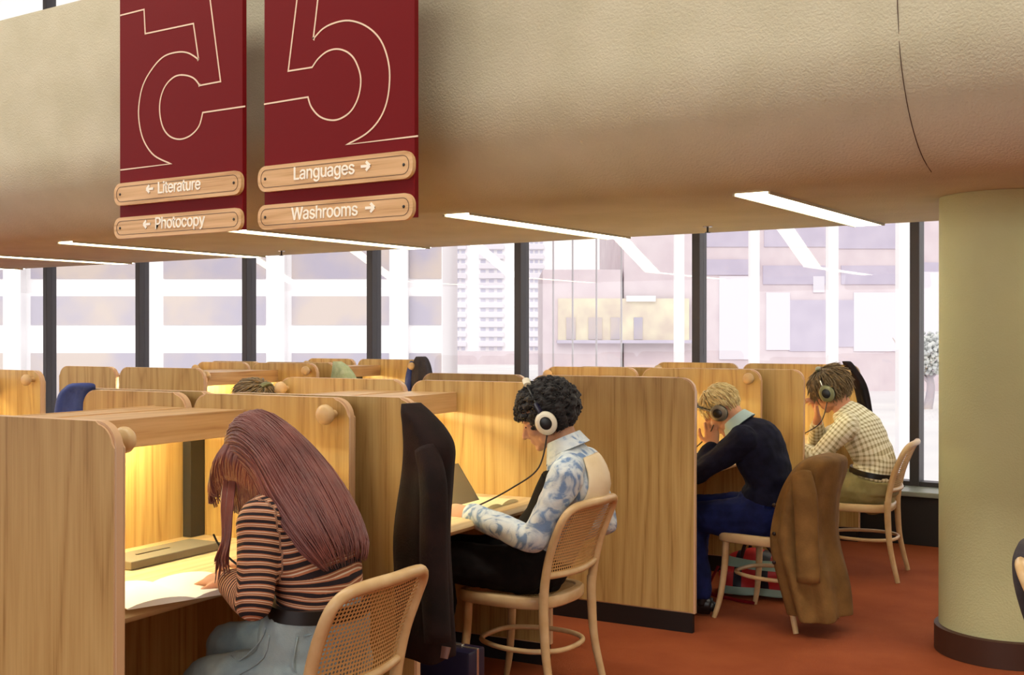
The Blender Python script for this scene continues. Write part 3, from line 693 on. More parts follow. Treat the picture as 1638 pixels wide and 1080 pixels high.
def person(label, J, mats, opts):
    """J: world joints (facing -X). Body = one continuous remeshed surface; clothes are children."""
    pel = Vector(J['pelvis']); g = opts.get; rt = thing('person', label, 'person', (pel.x, pel.y, 0))
    sw, hw = g('shoulder', .18), g('hip', .165); b_ = g('bulk', 1.0)
    waist, chest, nb = Vector(J['waist']), Vector(J['chest']), Vector(J['neck'])
    def torso(bm, k, dn=0):
        limb(bm, [pel+(waist-pel)*dn+Vector((.0, 0, -.02*(dn == 0))), pel+(waist-pel)*max(.45, dn+.25), waist, waist+(chest-waist)*.55, chest, chest+(nb-chest)*.62, nb],
             [((hw)*b_+k, .115*b_+k), (hw*b_*.97+k, .118*b_+k), (hw*b_*.86+k, .098*b_+k), (hw*b_*.95+k, .108*b_+k), (sw*.93*b_+k, .112*b_+k), (sw*.72*b_+k, .085*b_+k), (.062+k*.6, .060+k*.6)], LATY, 24, dn == 0, 5)
        for s_ in ('L', 'R'):
            limb(bm, [nb+(chest-nb)*.35, Vector(J['sh'+s_])], [(.05+k, .05+k), (.062*b_+k, .060*b_+k)], Vector((0, 0, 1)), 14, True, 3)
    def arm(bm, s_, k, upto=1.0, flare=0):
        S_, E_, W_ = Vector(J['sh'+s_]), Vector(J['el'+s_]), Vector(J['wr'+s_])
        W2 = E_+(W_-E_)*upto
        cap_limb(bm, [S_, S_+(E_-S_)*.5+Vector(g('armbow', (0, 0, 0))), E_], [.060*b_+k, .050*b_+k, .043*b_+k])
        cap_limb(bm, [E_, E_+(W2-E_)*.4, W2], [.043*b_+k, .042*b_+k, (.028+.015*(1-upto)*0)+k+flare])
    def leg(bm, s_, k, upto=1.0, flare=0):
        H_, K_, A_ = Vector(J['hip'+s_]), Vector(J['kn'+s_]), Vector(J['an'+s_])
        cap_limb(bm, [H_, H_+(K_-H_)*.5, K_], [.092*b_+k, .080*b_+k, .060*b_+k])
        A2 = K_+(A_-K_)*upto
        cap_limb(bm, [K_, K_+(A2-K_)*.35, A2], [.060*b_+k, .056*b_+k, .038+k+flare])
    # body
    bm = bmesh.new(); torso(bm, -.012)
    for s_ in 'LR':
        arm(bm, s_, -.004); leg(bm, s_, -.012)
        hd = J['hand'+s_]; hand(bm, J['wr'+s_], hd[0], hd[1], 1.0*g('handsize', 1), hd[2], hd[3])
    Pf, Rm = head_prims(bm, J['head'], J['pitch'], nb, g('headsize', 1.0), g('turn', 0))
    me = remesh(bm, .0052, 3, .5)
    body = obm('body', me, mats['skin'], rt, angle=180, world=True)
    for s_ in (-1, 1):
        bm = bmesh.new(); ell(bm, Pf((-.0845, s_*.031, .001)), (.006, .011, .0035), Rm, 2); ob('eye', bm, M['eye'], body, world=True)
    # top
    bm = bmesh.new(); torso(bm, .010, .38)
    for s_ in 'LR': arm(bm, s_, .010, g('sleeve', .93), g('cuff', .006))
    # cut neck: nothing above the neck base
    me = remesh(bm, .0068, g('smooth', 5), .5)
    if mats.get('wrinkle', 1):
        puff(me, lambda c: (noise.noise(Vector((c.x*9, c.y*9, c.z*16)))*.007+noise.noise(c*30)*.002)*mats.get('wrinkle', 1))
    up = Vector((0, 0, 1))
    set_attrs(me, [([pel, waist, chest, nb+(nb-chest)*.3], [1.5, 1.35, 1.5]), ([J['shL'], J['elL'], J['wrL']], [.55, .6]), ([J['shR'], J['elR'], J['wrR']], [.55, .6])])
    top = obm(mats.get('topname', 'shirt'), me, mats['top'], rt, angle=180, world=True)
    # trousers
    bm = bmesh.new()
    limb(bm, [pel+Vector((0, 0, -.03)), pel+(waist-pel)*.35, pel+(waist-pel)*g('rise', .62)], [((hw)*b_+.016, .125*b_+.016), (hw*b_+.019, .127*b_+.020), (hw*b_*.94+.019, .116*b_+.020)], LATY, 24, True, 4)
    for s_ in 'LR': leg(bm, s_, .012, .93, g('hem', .012))
    me = remesh(bm, .0075, 5, .5)
    puff(me, lambda c: noise.noise(Vector((c.x*11, c.y*8, c.z*11)))*.009+abs(noise.noise(Vector((c.x*26, c.y*12, c.z*20))))*-.006)
    set_attrs(me, [([pel, J['knL']], [1])])
    obm('trousers', me, mats['legs'], rt, angle=180, world=True)
    for s_ in 'LR':
        A_ = Vector(J['an'+s_]); d = Vector(J['toe'+s_])-A_; d.z = 0; d = d.normalized() if d.length else Vector((-1, 0, 0))
        z0 = max(0, A_.z-.085)
        bm = bmesh.new(); c0 = Vector((A_.x, A_.y, z0))
        lat = Vector((-d.y, d.x, 0))
        limb(bm, [c0-d*.05+Vector((0, 0, .045)), c0+Vector((0, 0, .05)), c0+d*.09+Vector((0, 0, .038)), c0+d*.17+Vector((0, 0, .03)), c0+d*.20+Vector((0, 0, .027))],
             [(.030, .043), (.037, .050), (.042, .036), (.040, .028), (.026, .020)], lat, 16, True, 3)
        cap_limb(bm, [c0+Vector((0, 0, .05)), A_+Vector((0, 0, .02))], [.040, .040])
        ob('shoe', bm, mats.get('shoe', M['oxblood']), rt, world=True, angle=180)
    return rt, Pf, Rm
def headphones(label, Pf, Rm, shell, ring_mat, cord=None, tilt=0, sz=1.0, wide=.088, band=.120, cup=1.0, smat=None):
    hp = thing('headphones', label, 'headphones', tuple(Pf((0, 0, 0))))
    R3 = Rm.to_3x3()
    tl = Matrix.Rotation(tilt, 3, 'Y')
    Q = lambda p: Pf(tuple(tl @ Vector(p)))
    pts = [Q((0, s_*wide*math.sin(a), .012+band*math.cos(a))) for a, s_ in [(R(x), 1) for x in (-86, -65, -40, -15, 0, 15, 40, 65, 86)]]
    bm = bmesh.new(); tube(bm, pts, .0105, seg=10, sub=4, flat_=.6); ob('headband', bm, M['black'], hp, world=True)
    bm = bmesh.new(); tube(bm, [Q((0, wide*.95*math.sin(R(x)), .012+(band+.010)*math.cos(R(x)))) for x in (-28, -14, 0, 14, 28)], .016, seg=10, sub=3, flat_=.7); ob('pad', bm, ring_mat, hp, world=True)
    for s_ in (-1, 1):
        bm = bmesh.new(); ax = R3 @ tl @ Vector((0, s_, 0)); u = R3 @ tl @ Vector((1, 0, 0)); v = R3 @ tl @ Vector((0, 0, 1)); c = Q((0, s_*(wide-.006), -.010))
        rg = lambda r, t: [c+ax*t*cup+u*r*cup*math.cos(2*math.pi*k/28)+v*r*cup*1.12*math.sin(2*math.pi*k/28) for k in range(28)]
        rings_loft(bm, [rg(.034, -.004), rg(.037, .004), rg(.036, .014)]); cu = ob('ear_cushion', bm, M['black'], hp, world=True, angle=60)
        bm = bmesh.new(); rings_loft(bm, [rg(.034, .012), rg(.036, .018), rg(.034, .028), rg(.027, .036), rg(.020, .037), rg(.019, .030), rg(.010, .029)]); ec = ob('ear_cup', bm, ring_mat, hp, world=True, angle=50)
        bm = bmesh.new(); rings_loft(bm, [rg(.019, .0295), rg(.019, .034), rg(.014, .036)]); ob('driver_cap', bm, M['black'], ec, world=True, angle=50)
        bm = bmesh.new(); tube(bm, [Q((0, s_*(wide+.004), .075)), Q((0, s_*(wide+.012), .05)), Q((0, s_*(wide+.014), .026))], .016 if smat else .010, seg=8, sub=3, flat_=.4); ob('slider', bm, smat or M['chrome'], hp, world=True)
    if cord:
        bm = bmesh.new(); tube(bm, cord, .0032, seg=6, sub=8); ob('cord', bm, M['cable'], hp, world=True)
    return hp

# ---- woman with long hair
Y1 = 2.36
JG = dict(pelvis=(-2.225, Y1, .56), waist=(-2.195, Y1, .74), chest=(-2.245, Y1, .925), neck=(-2.34, Y1, 1.015), head=(-2.415, Y1, 1.095), pitch=R(48),
    shL=(-2.275, Y1-.155, .95), shR=(-2.275, Y1+.155, .95), elL=(-2.235, Y1-.225, .752), elR=(-2.33, Y1+.23, .78),
    wrL=(-2.43, Y1-.10, .765), wrR=(-2.52, Y1+.12, .765), handL=((-.92, .10, -.02), (-.1, -.25, 1), .75, 1), handR=((-.9, -.15, -.02), (0, 0, 1), .6, -1),
    hipL=(-2.20, Y1-.095, .53), hipR=(-2.20, Y1+.095, .53), knL=(-2.53, Y1-.10, .475), knR=(-2.60, Y1+.08, .53), anL=(-2.62, Y1+.0, .12), anR=(-2.72, Y1+.12, .09), toeL=(-2.8, Y1, .05), toeR=(-2.9, Y1+.14, .05))
g_rt, gP, gR = person('woman with very long auburn hair in a striped top and pale jeans, writing', JG, dict(skin=M['skin'], top=M['stripe'], legs=M['denim'], topname='striped_top', wrinkle=.5), dict(shoulder=.165, hip=.17, bulk=.92, sleeve=.90, rise=.82))
def lens_hair(name, parent, secs, mat, strands, r=.004, seed=1, y0=0, wob=.01):
    """secs: (top x,z) (low x,z) halfwidth -> lofted mass plus many strands lying on it"""
    rnd = random.Random(seed); T_ = catmull([Vector((a[0], 0, a[1])) for a, b, w_ in secs], 5); L_ = catmull([Vector((b[0], 0, b[1])) for a, b, w_ in secs], 5)
    W_ = catmull([Vector((w_, 0, 0)) for a, b, w_ in secs], 5); n = len(T_)
    def pt(i, ph, k=1.0):
        i = max(0, min(n-1.001, i)); a = int(i); f = i-a
        t = T_[a].lerp(T_[a+1], f); l = L_[a].lerp(L_[a+1], f); w_ = W_[a].x+(W_[a+1].x-W_[a].x)*f
        c = (t+l)/2; h = (t-l)/2
        return c+h*math.cos(ph)*k+Vector((0, y0+w_*math.sin(ph)*k, 0))-Vector((0, y0*0, 0))
    bm = bmesh.new(); rings_loft(bm, [[pt(i, 2*math.pi*k/28, .95) for k in range(28)] for i in range(int((n-1)*.80))])
    base = ob(name, bm, mat, parent, world=True, angle=180)
    bm = bmesh.new()
    for s_ in range(strands):
        ph = rnd.uniform(-math.pi, math.pi); i0 = rnd.uniform(0, n*.12); i1 = n-1-rnd.random()*n*.24; drift = rnd.uniform(-.25, .25); k0 = rnd.uniform(.97, 1.04); fr = rnd.uniform(2, 5); am = rnd.uniform(0, wob)
        pts = []
        for q in range(9):
            f = q/8; i = i0+(i1-i0)*f; p = pt(i, ph+drift*f+am*8*math.sin(fr*f+s_), k0+.02*math.sin(fr*f*2+s_)); pts.append(p)
        tube(bm, pts, [r*.7]+[r]*6+[r*.7, r*.15], seg=5, sub=2)
    ob('strands', bm, mat, base, world=True, angle=180)
    return base
secs = [((-2.495, 1.145), (-2.48, 1.06), .045), ((-2.482, 1.200), (-2.44, 1.035), .085), ((-2.435, 1.230), (-2.41, 1.03), .098), ((-2.375, 1.215), (-2.375, 1.02), .108), ((-2.30, 1.165), (-2.335, .985), .118),
        ((-2.225, 1.09), (-2.30, .94), .138), ((-2.16, 1.01), (-2.25, .89), .140), ((-2.112, .935), (-2.21, .855), .130), ((-2.085, .875), (-2.17, .835), .115), ((-2.085, .825), (-2.13, .815), .085)]
hair = lens_hair('long_hair', g_rt, secs, M['auburn'], 1100, .0026, 3, Y1, .012)
bm = bmesh.new(); rnd = random.Random(5)
def ZT(x):
    P_ = [(-2.495, 1.145), (-2.482, 1.200), (-2.435, 1.230), (-2.375, 1.215), (-2.30, 1.165), (-2.225, 1.09)]
    for a, b in zip(P_, P_[1:]):
        if a[0] <= x <= b[0]: return a[1]+(b[1]-a[1])*(x-a[0])/(b[0]-a[0])
    return 1.13 if x < -2.4 else 1.09
# side curtain falling beside the face and down to the arm
for k in range(420):
    f = rnd.random(); s_ = -1 if rnd.random() < .7 else 1
    x0 = -2.505+.22*f+rnd.uniform(-.01, .01)
    tipz = rnd.uniform(.93, 1.0)-.02*f if f > .25 else rnd.uniform(.96, 1.02)
    x0 += .015; zt = ZT(x0)
    pts = [(x0+.03*(1-f), Y1+s_*.03, ZT(x0+.03*(1-f))-.004), (x0+.02*(1-f), Y1+s_*.072, zt-.045), (x0-.008, Y1+s_*(.100+rnd.uniform(-.006, .006)), zt-.11), (x0-.012+rnd.uniform(-.01, .01), Y1+s_*.102, zt-.17), (x0+rnd.uniform(-.015, .02), Y1+s_*.092, max(tipz, zt-.27))]
    tube(bm, pts, [.0045, .005, .005, .004, .0012], seg=5, sub=3)
for k in range(22):
    dx = rnd.uniform(-.02, .02); pts = [(-2.44+dx, Y1-.085, 1.07), (-2.415+dx, Y1-.13, .99), (-2.395+dx*.7, Y1-.155, .90), (-2.405+dx, Y1-.16+rnd.uniform(-.01, .01), .84), (-2.415+dx*1.6, Y1-.15, rnd.uniform(.765, .83))]
    tube(bm, pts, [.004, .0045, .004, .003, .0008], seg=5, sub=4)
ob('side_locks', bm, M['auburn'], hair, world=True, angle=180)
bm = bmesh.new(); a0 = Vector(JG['pelvis']).lerp(Vector(JG['waist']), .82)
limb(bm, [a0+Vector((0, 0, -.018)), a0+Vector((.002, 0, .018))], [(.167, .128), (.164, .126)], Vector((0, 1, 0)), 40, False, 2)
ob('belt', bm, M['black'], g_rt, world=True, angle=60)

def on_surface(o, pts, lift=.002):
    out = []
    for p in pts:
        q = o.matrix_parent_inverse @ Vector(p)-world_mat(o.parent).translation
        ok, loc, n_, _ = o.closest_point_on_mesh(q); out.append(loc+n_*lift)
    return out
jeans = [c for c in g_rt.children if c.name.startswith('trousers')][0]
def stitch(name, pts, r, mat):
    P_ = on_surface(jeans, pts); bm = bmesh.new(); tube(bm, P_, r, seg=6, sub=3); ob(name, bm, mat, jeans, angle=180)
stitch('side_seam', [(-2.24, Y1-.20, .66), (-2.27, Y1-.22, .60), (-2.33, Y1-.24, .55), (-2.42, Y1-.24, .51)], .0022, M['denim'])
stitch('pocket', [(-2.13, Y1-.15, .655), (-2.09, Y1-.08, .66), (-2.08, Y1-.07, .58), (-2.10, Y1-.12, .55), (-2.15, Y1-.17, .575), (-2.145, Y1-.16, .655)], .0022, M['denim'])
stitch('pocket', [(-2.27, Y1-.2, .675), (-2.30, Y1-.22, .64), (-2.36, Y1-.2, .625), (-2.40, Y1-.16, .63)], .0022, M['denim'])
# ---- man with curly black hair
Y2 = 3.90
JM = dict(pelvis=(-2.45, Y2, .54), waist=(-2.355, Y2, .70), chest=(-2.275, Y2, .87), neck=(-2.315, Y2, 1.005), head=(-2.395, Y2, 1.115), pitch=R(24),
    shL=(-2.265, Y2-.185, .915), shR=(-2.265, Y2+.185, .915), elL=(-2.385, Y2-.235, .665), elR=(-2.21, Y2+.27, .665), wrL=(-2.66, Y2-.15, .745), wrR=(-2.45, Y2+.22, .60),
    handL=((-1, .12, .02), (.1, -.8, .5), .9, 1), handR=((-.95, -.2, -.05), (0, .4, 1), .5, -1),
    hipL=(-2.46, Y2-.10, .525), hipR=(-2.46, Y2+.10, .525), knL=(-2.88, Y2-.13, .555), knR=(-2.88, Y2+.13, .54), anL=(-2.86, Y2-.10, .09), anR=(-2.90, Y2+.13, .09), toeL=(-3.05, Y2-.1, .03), toeR=(-3.1, Y2+.15, .03))
m_rt, mP, mR = person('man with black curly hair and headphones in a pale blue floral shirt and vest', JM, dict(skin=M['skin2'], top=M['floral'], legs=M['blackcloth'], topname='shirt', wrinkle=1.2, shoe=M['black']), dict(shoulder=.185, hip=.155, bulk=.95, sleeve=.97, cuff=.012, rise=.6, turn=R(12)))
def curly(parent, Pf, n, mat, c, r, cut, size=(.014, .024), seed=2, base=True, name='curly_hair'):
    rnd = random.Random(seed); bm = bmesh.new()
    if base: ell(bm, Pf(c), [q*.93 for q in r], None, 3)
    k = 0
    while k < n:
        v = Vector((rnd.gauss(0, 1), rnd.gauss(0, 1), rnd.gauss(0, 1))).normalized()
        p = Vector((c[0]+v.x*r[0], c[1]+v.y*r[1], c[2]+v.z*r[2]))
        if not cut(p): continue
        q = rnd.uniform(.90, 1.03); p = Vector(c)+(p-Vector(c))*q; s_ = rnd.uniform(*size)
        ell(bm, Pf(tuple(p)), (s_, s_, s_*.8), None, 1); k += 1
    me = remesh(bm, .0042, 1, .4)
    puff(me, lambda c: noise.noise(c*95)*.006)
    o = obm(name, me, mat, parent, angle=180, world=True)
    return o
bm = bmesh.new()
hc = curly(m_rt, mP, 620, M['blackhair'], (.022, 0, .040), (.130, .112, .112), lambda p: not (p.x < -.065 and p.z < .045) and not (p.z < -.070) and not (p.x < -.02 and p.z < -.02 and True), (.009, .018), 2, False)
bm = bmesh.new(); rnd = random.Random(8)
ell(bm, mP((.030, 0, .045)), (.104, .094, .098), mR, 3); me = remesh(bm, .006, 1); obm('hair_mass', me, M['blackhair'], hc, angle=180, world=True)
bm = bmesh.new()
for k in range(1100):      # loose curl strands round the silhouette
    v = Vector((rnd.gauss(.1, 1), rnd.gauss(0, 1), rnd.gauss(.2, 1))).normalized(); p = Vector((.022+v.x*.120, v.y*.110, .040+v.z*.110))
    if (p.x < -.055 and p.z < .03) or p.z < -.065 or (p.x < -.02 and p.z < -.01): continue
    t1 = v.cross(Vector((rnd.random(), rnd.random(), rnd.random()))).normalized(); t2 = v.cross(t1)
    pts = [mP(tuple(p+v*(-.01+.006*j)+t1*.009*math.sin(j*1.6)+t2*.009*math.cos(j*1.6))) for j in range(5)]
    tube(bm, pts, [.0024, .0024, .0022, .0018, .001], seg=5, sub=2)
ob('loose_curls', bm, M['blackhair'], hc, world=True, angle=180)
# collar
def collar(parent, mat, nb, hd, rad=.070, h=.045, tipx=-.02):
    bm = bmesh.new(); nb = Vector(nb); ax = (Vector(hd)-nb); ax.y = 0; ax = ax.normalized(); f = Vector((ax.z, 0, -ax.x))*-1
    n = 30; rings = []
    for (rr, t, drop) in ((rad-.004, .0, 0), (rad-.006, h, 0), (rad+.002, h+.004, 0), (rad+.020, h*.1, 1), (rad+.024, -.004, 1), (rad+.014, -.006, 1)):
        rg = []
        for k in range(n):
            a = R(12)+(2*math.pi-R(24))*k/(n-1)       # open at the front
            fr = math.cos(a)      # 1 = front
            ext = max(0, fr)**3*.030 if drop else 0
            rg.append(nb+f*rr*math.cos(a)+Vector((0, 1, 0))*rr*1.05*math.sin(a)+ax*(t+.015-ext)+f*ext*.6)
        rings.append(rg)
    V = [[bm.verts.new(p) for p in r] for r in rings]
    for a, b in zip(V, V[1:]):
        for k in range(n-1): bm.faces.new((a[k], a[k+1], b[k+1], b[k]))
    o = ob('collar', bm, mat, parent, world=True, angle=60)
    m = o.modifiers.new('t', 'SOLIDIFY'); m.thickness = .003; return o
collar(m_rt, M['floral'], (-2.300, Y2, .985), (-2.35, Y2, 1.10), .068, .045)
# vest: dark front panel and cream satin back lying over the shirt
def vest(parent, J, cback, cfront):
    pel, wa, ch, nb = (Vector(J[k]) for k in ('pelvis', 'waist', 'chest', 'neck'))
    P = catmull([pel+(wa-pel)*.5, wa, wa+(ch-wa)*.55, ch, ch+(nb-ch)*.55], 6); n = 40
    RR = [(.150, .140), (.146, .128), (.156, .132), (.165, .136), (.130, .112)]
    for nm, mat, sel in (('vest_back', cback, lambda c: c > .0), ('vest_front', cfront, lambda c: c <= .0)):
        bm = bmesh.new(); V = []
        for i, p in enumerate(P):
            t = i/6; k = min(int(t), 3); f = t-k; a_ = RR[k][0]*(1-f)+RR[k+1][0]*f; b_ = RR[k][1]*(1-f)+RR[k+1][1]*f
            d = (P[min(i+1, len(P)-1)]-P[max(i-1, 0)]).normalized(); l = Vector((0, 1, 0)); b = l.cross(d); 
            if b.x < 0: b = -b
            hole = .55+.25*max(0, (i-len(P)*.55)/(len(P)*.45))  if nm == 'vest_back' else .22
            a0, a1 = (-math.pi/2+hole, math.pi/2-hole) if nm == 'vest_back' else (math.pi/2+hole, 1.5*math.pi-hole)
            V.append([bm.verts.new(p+l*a_*math.sin(a0+(a1-a0)*q/20)+b*b_*math.cos(a0+(a1-a0)*q/20)) for q in range(21)])
        for a, b in zip(V, V[1:]):
            for q in range(20): bm.faces.new((a[q], a[q+1], b[q+1], b[q]))
        o = ob(nm, bm, mat, parent, world=True, angle=180); m = o.modifiers.new('t', 'SOLIDIFY'); m.thickness = .005; m.offset = 0
vest(m_rt, JM, M['satin'], M['blackcloth'])
hp2 = headphones('white-ringed black headphones on the curly black hair', mP, mR, M['black'], flat('cream_plastic', srgb(222, 216, 196), .4), [mP((-.01, -.10, -.045)), (-2.40, 3.80, .93), (-2.50, 3.76, .85), (-2.62, 3.75, .785), (-2.72, 3.78, .745), (-2.78, 3.85, .737)], tilt=R(-4), wide=.112, band=.150, cup=1.18, smat=M['case'])

# ---- person in navy sweater
Y3 = 5.70
JN = dict(pelvis=(-2.19, Y3, .53), waist=(-2.175, Y3, .68), chest=(-2.245, Y3, .88), neck=(-2.345, Y3, .975), head=(-2.43, Y3, 1.045), pitch=R(46),
    shL=(-2.275, Y3-.165, .915), shR=(-2.275, Y3+.165, .915), elL=(-2.505, Y3-.19, .735), elR=(-2.50, Y3+.20, .765), wrL=(-2.455, Y3-.085, .865), wrR=(-2.62, Y3+.06, .77),
    handL=((-.15, .15, 1), (.3, -1, .1), .9, 1), handR=((-.9, -.3, 0), (0, 0, 1), .5, -1),
    hipL=(-2.20, Y3-.10, .515), hipR=(-2.20, Y3+.10, .515), knL=(-2.58, Y3-.12, .50), knR=(-2.60, Y3+.12, .51), anL=(-2.50, Y3-.14, .09), anR=(-2.60, Y3+.06, .09), toeL=(-2.68, Y3-.16, .03), toeR=(-2.8, Y3+.05, .03))
n_rt, nP, nR = person('person with short blond hair in a navy sweater and dark jeans, hand on cheek', JN, dict(skin=M['skinpale'], top=M['navy'], legs=M['darkdenim'], topname='sweater', wrinkle=1.3, shoe=M['black']), dict(shoulder=.175, hip=.165, bulk=1.10, sleeve=.90, rise=.4))
def short_hair(parent, Pf, Rm, mat, n, c, r, cut, L_=.05, seed=4, name='short_hair'):
    rnd = random.Random(seed); bm = bmesh.new(); ell(bm, Pf((c[0]+.006, c[1], c[2]+.004)), (r[0]*.95, r[1]*.97, r[2]*.97), Rm, 3)
    base = ob(name, bm, mat, parent, world=True, angle=180); bm = bmesh.new(); k = 0
    while k < n:
        v = Vector((rnd.gauss(0, 1), rnd.gauss(0, 1), rnd.gauss(.4, 1))).normalized(); p = Vector((c[0]+v.x*r[0], c[1]+v.y*r[1], c[2]+v.z*r[2]))
        if not cut(p): continue
        k += 1; dn = Vector((.35*v.x+.1, v.y*.4, -1)); dn = (dn-v*dn.dot(v)); dn = dn.normalized() if dn.length > .05 else Vector((1, 0, 0)); s_ = dn.cross(v)*rnd.uniform(-.3, .3)
        l = L_*rnd.uniform(.7, 1.2); pts = [Pf(tuple(p-v*.004)), Pf(tuple(p+v*.004+(dn+s_)*l*.5)), Pf(tuple(p+v*.0+(dn+s_)*l))]
        tube(bm, pts, [.004, .0042, .001], seg=5, sub=3)
    ob('strands', bm, mat, base, world=True, angle=180); return base
cutn = lambda p: not (p.x < -.050 and p.z < .055) and not (p.z < -.055) and not (p.x < -.01 and p.z < -.0)
short_hair(n_rt, nP, nR, M['blond'], 700, (.020, 0, .046), (.104, .086, .090), cutn)
collar(n_rt, M['lightblue'], (-2.325, Y3, .965), (-2.41, Y3, 1.06), .072, .045)
hp3 = headphones('grey-brown headphones tipped forward on the blond head', nP, nR, M['greymetal'], M['greymetal'], [nP((-.06, -.098, -.03)), (-2.48, 5.62, .93), (-2.56, 5.62, .85), (-2.66, 5.66, .80), (-2.78, 5.75, .745)], tilt=R(-32), wide=.096, band=.128, cup=1.15)

# ---- person in checked shirt by the window
Y4 = 7.05
JC = dict(pelvis=(-2.045, Y4, .53), waist=(-2.02, Y4, .67), chest=(-2.115, Y4, .87), neck=(-2.225, Y4, 1.0), head=(-2.30, Y4, 1.10), pitch=R(30),
    shL=(-2.165, Y4-.185, .905), shR=(-2.165, Y4+.185, .905), elL=(-2.33, Y4-.23, .715), elR=(-2.42, Y4+.22, .755), wrL=(-2.52, Y4-.08, .765), wrR=(-2.385, Y4+.06, .93),
    handL=((-.8, .5, 0), (0, 0, 1), .6, 1), handR=((-.1, -.1, 1), (.9, .2, .2), 1.1, -1),
    hipL=(-2.06, Y4-.10, .515), hipR=(-2.06, Y4+.10, .515), knL=(-2.47, Y4-.13, .53), knR=(-2.48, Y4+.12, .53), anL=(-2.42, Y4-.12, .09), anR=(-2.5, Y4+.12, .09), toeL=(-2.6, Y4-.12, .03), toeR=(-2.7, Y4+.12, .03))
c_rt, cP, cR = person('person in a green and white checked shirt and khaki trousers by the windows', JC, dict(skin=M['skin'], top=M['checks'], legs=M['khaki'], topname='checked_shirt', wrinkle=.9, shoe=M['oxblood']), dict(shoulder=.19, hip=.175, bulk=1.08, sleeve=.72, rise=.35))
cutc = lambda p: not (p.x < -.055 and p.z < .04) and not (p.z < -.100) and not (p.x < -.02 and p.z < -.03)
short_hair(c_rt, cP, cR, M['brownhair'], 800, (.022, 0, .038), (.114, .098, .108), cutc, .085, 6, 'wavy_hair')
bm = bmesh.new(); limb(bm, [Vector((-2.04, Y4, .60)), Vector((-2.035, Y4, .632))], [(.196, .145), (.194, .143)], Vector((0, 1, 0)), 40, False, 2); ob('belt', bm, M['black'], c_rt, world=True, angle=60)
M['olivegrey'] = flat('olive_grey_plastic', srgb(134, 136, 100), .35, .2)
hp4 = headphones('olive green headphones on the brown wavy hair by the window', cP, cR, M['olivegrey'], M['olivegrey'], [cP((-.02, -.10, -.045)), (-2.33, 6.93, .92), (-2.42, 6.92, .85), (-2.55, 6.95, .79), (-2.68, 7.0, .74)], tilt=R(4), wide=.106, band=.135, cup=1.3)

# ---- person behind the first row (only the top of the head shows)
Y5 = 4.0
def flip(J, cx):
    out = {}
    for k, v in J.items(): out[k] = v
    return out
JH = dict(pelvis=(0, 0, .53), waist=(-.005, 0, .68), chest=(-.08, 0, .88), neck=(-.17, 0, .99), head=(-.25, 0, 1.085), pitch=R(30),
    shL=(-.12, -.18, .91), shR=(-.12, .18, .91), elL=(-.27, -.22, .76), elR=(-.27, .22, .76), wrL=(-.45, -.1, .775), wrR=(-.45, .1, .775), handL=((-1, .1, 0), (0, 0, 1), .5, 1), handR=((-1, -.1, 0), (0, 0, 1), .5, -1),
    hipL=(-.01, -.1, .515), hipR=(-.01, .1, .515), knL=(-.42, -.12, .53), knR=(-.42, .12, .53), anL=(-.42, -.12, .09), anR=(-.42, .12, .09), toeL=(-.6, -.12, .03), toeR=(-.6, .12, .03))
h_rt, hP, hR = person('person behind the first row of carrels, only brown hair top and headband showing', JH, dict(skin=M['skin'], top=M['greycloth'], legs=M['darkdenim'], topname='sweater', wrinkle=1), dict())
short_hair(h_rt, hP, hR, M['brownhair'], 500, (.020, 0, .044), (.106, .088, .094), cutn, .06, 9)
hp5 = headphones('dark headphones on the head that shows behind the first row', hP, hR, M['black'], M['olivegrey'], None, wide=.094)
for o_ in (h_rt, hp5):
    o_.location = Matrix.Translation((-4.44, Y5, 0)) @ Matrix.Rotation(R(190), 4, 'Z') @ o_.location; o_.rotation_euler.z = R(190)

def spin(piv, yaw, *things):
    m = Matrix.Translation((piv[0], piv[1], 0)) @ Matrix.Rotation(yaw, 4, 'Z') @ Matrix.Translation((-piv[0], -piv[1], 0))
    for o in things: o.location = m @ o.location; o.rotation_euler.z += yaw
spin(JG['pelvis'], R(5), g_rt); spin(JM['pelvis'], R(17), m_rt, hp2); spin(JN['pelvis'], R(8), n_rt, hp3); spin(JC['pelvis'], R(8), c_rt, hp4)
for o in (m_rt, hp2): o.location.x -= .03
# ------------------------------------------------------------------ garments
def drape(name, label, cat, secs, mat, folds=7, amp=.10, seg=56, parts=None, seed=0, sup=2.4, group=None):
    """secs: (z, cx, cy, rx, ry) top to bottom; a hanging cloth volume with vertical folds"""
    bm = bmesh.new(); C_ = catmull([Vector((cx, cy, z)) for z, cx, cy, rx, ry in secs], 6); R_ = catmull([Vector((rx, ry, 0)) for z, cx, cy, rx, ry in secs], 6); rings = []
    for i, (c, r) in enumerate(zip(C_, R_)):
        f = i/(len(C_)-1); rg = []
        for k in range(seg):
            a = 2*math.pi*k/seg; ca, sa = math.cos(a), math.sin(a); q = (abs(ca)**sup+abs(sa)**sup)**(-1/sup)
            m = 1+amp*f*math.sin(folds*a+seed+1.2*math.sin(3*f+seed))+.05*noise.noise(Vector((ca*2, sa*2, f*5+seed)))*(f+.2)
            rg.append((c.x+ca*q*r.x*m, c.y+sa*q*r.y*m, c.z+.008*math.sin(3*a+seed)*f))
        rings.append(rg)
    rings_loft(bm, rings)
    t = thing(name, label, cat, (secs[-1][1], secs[-1][2], secs[-1][0]), 0, group)
    ob('cloth', bm, mat, t, world=True, angle=180)
    return t
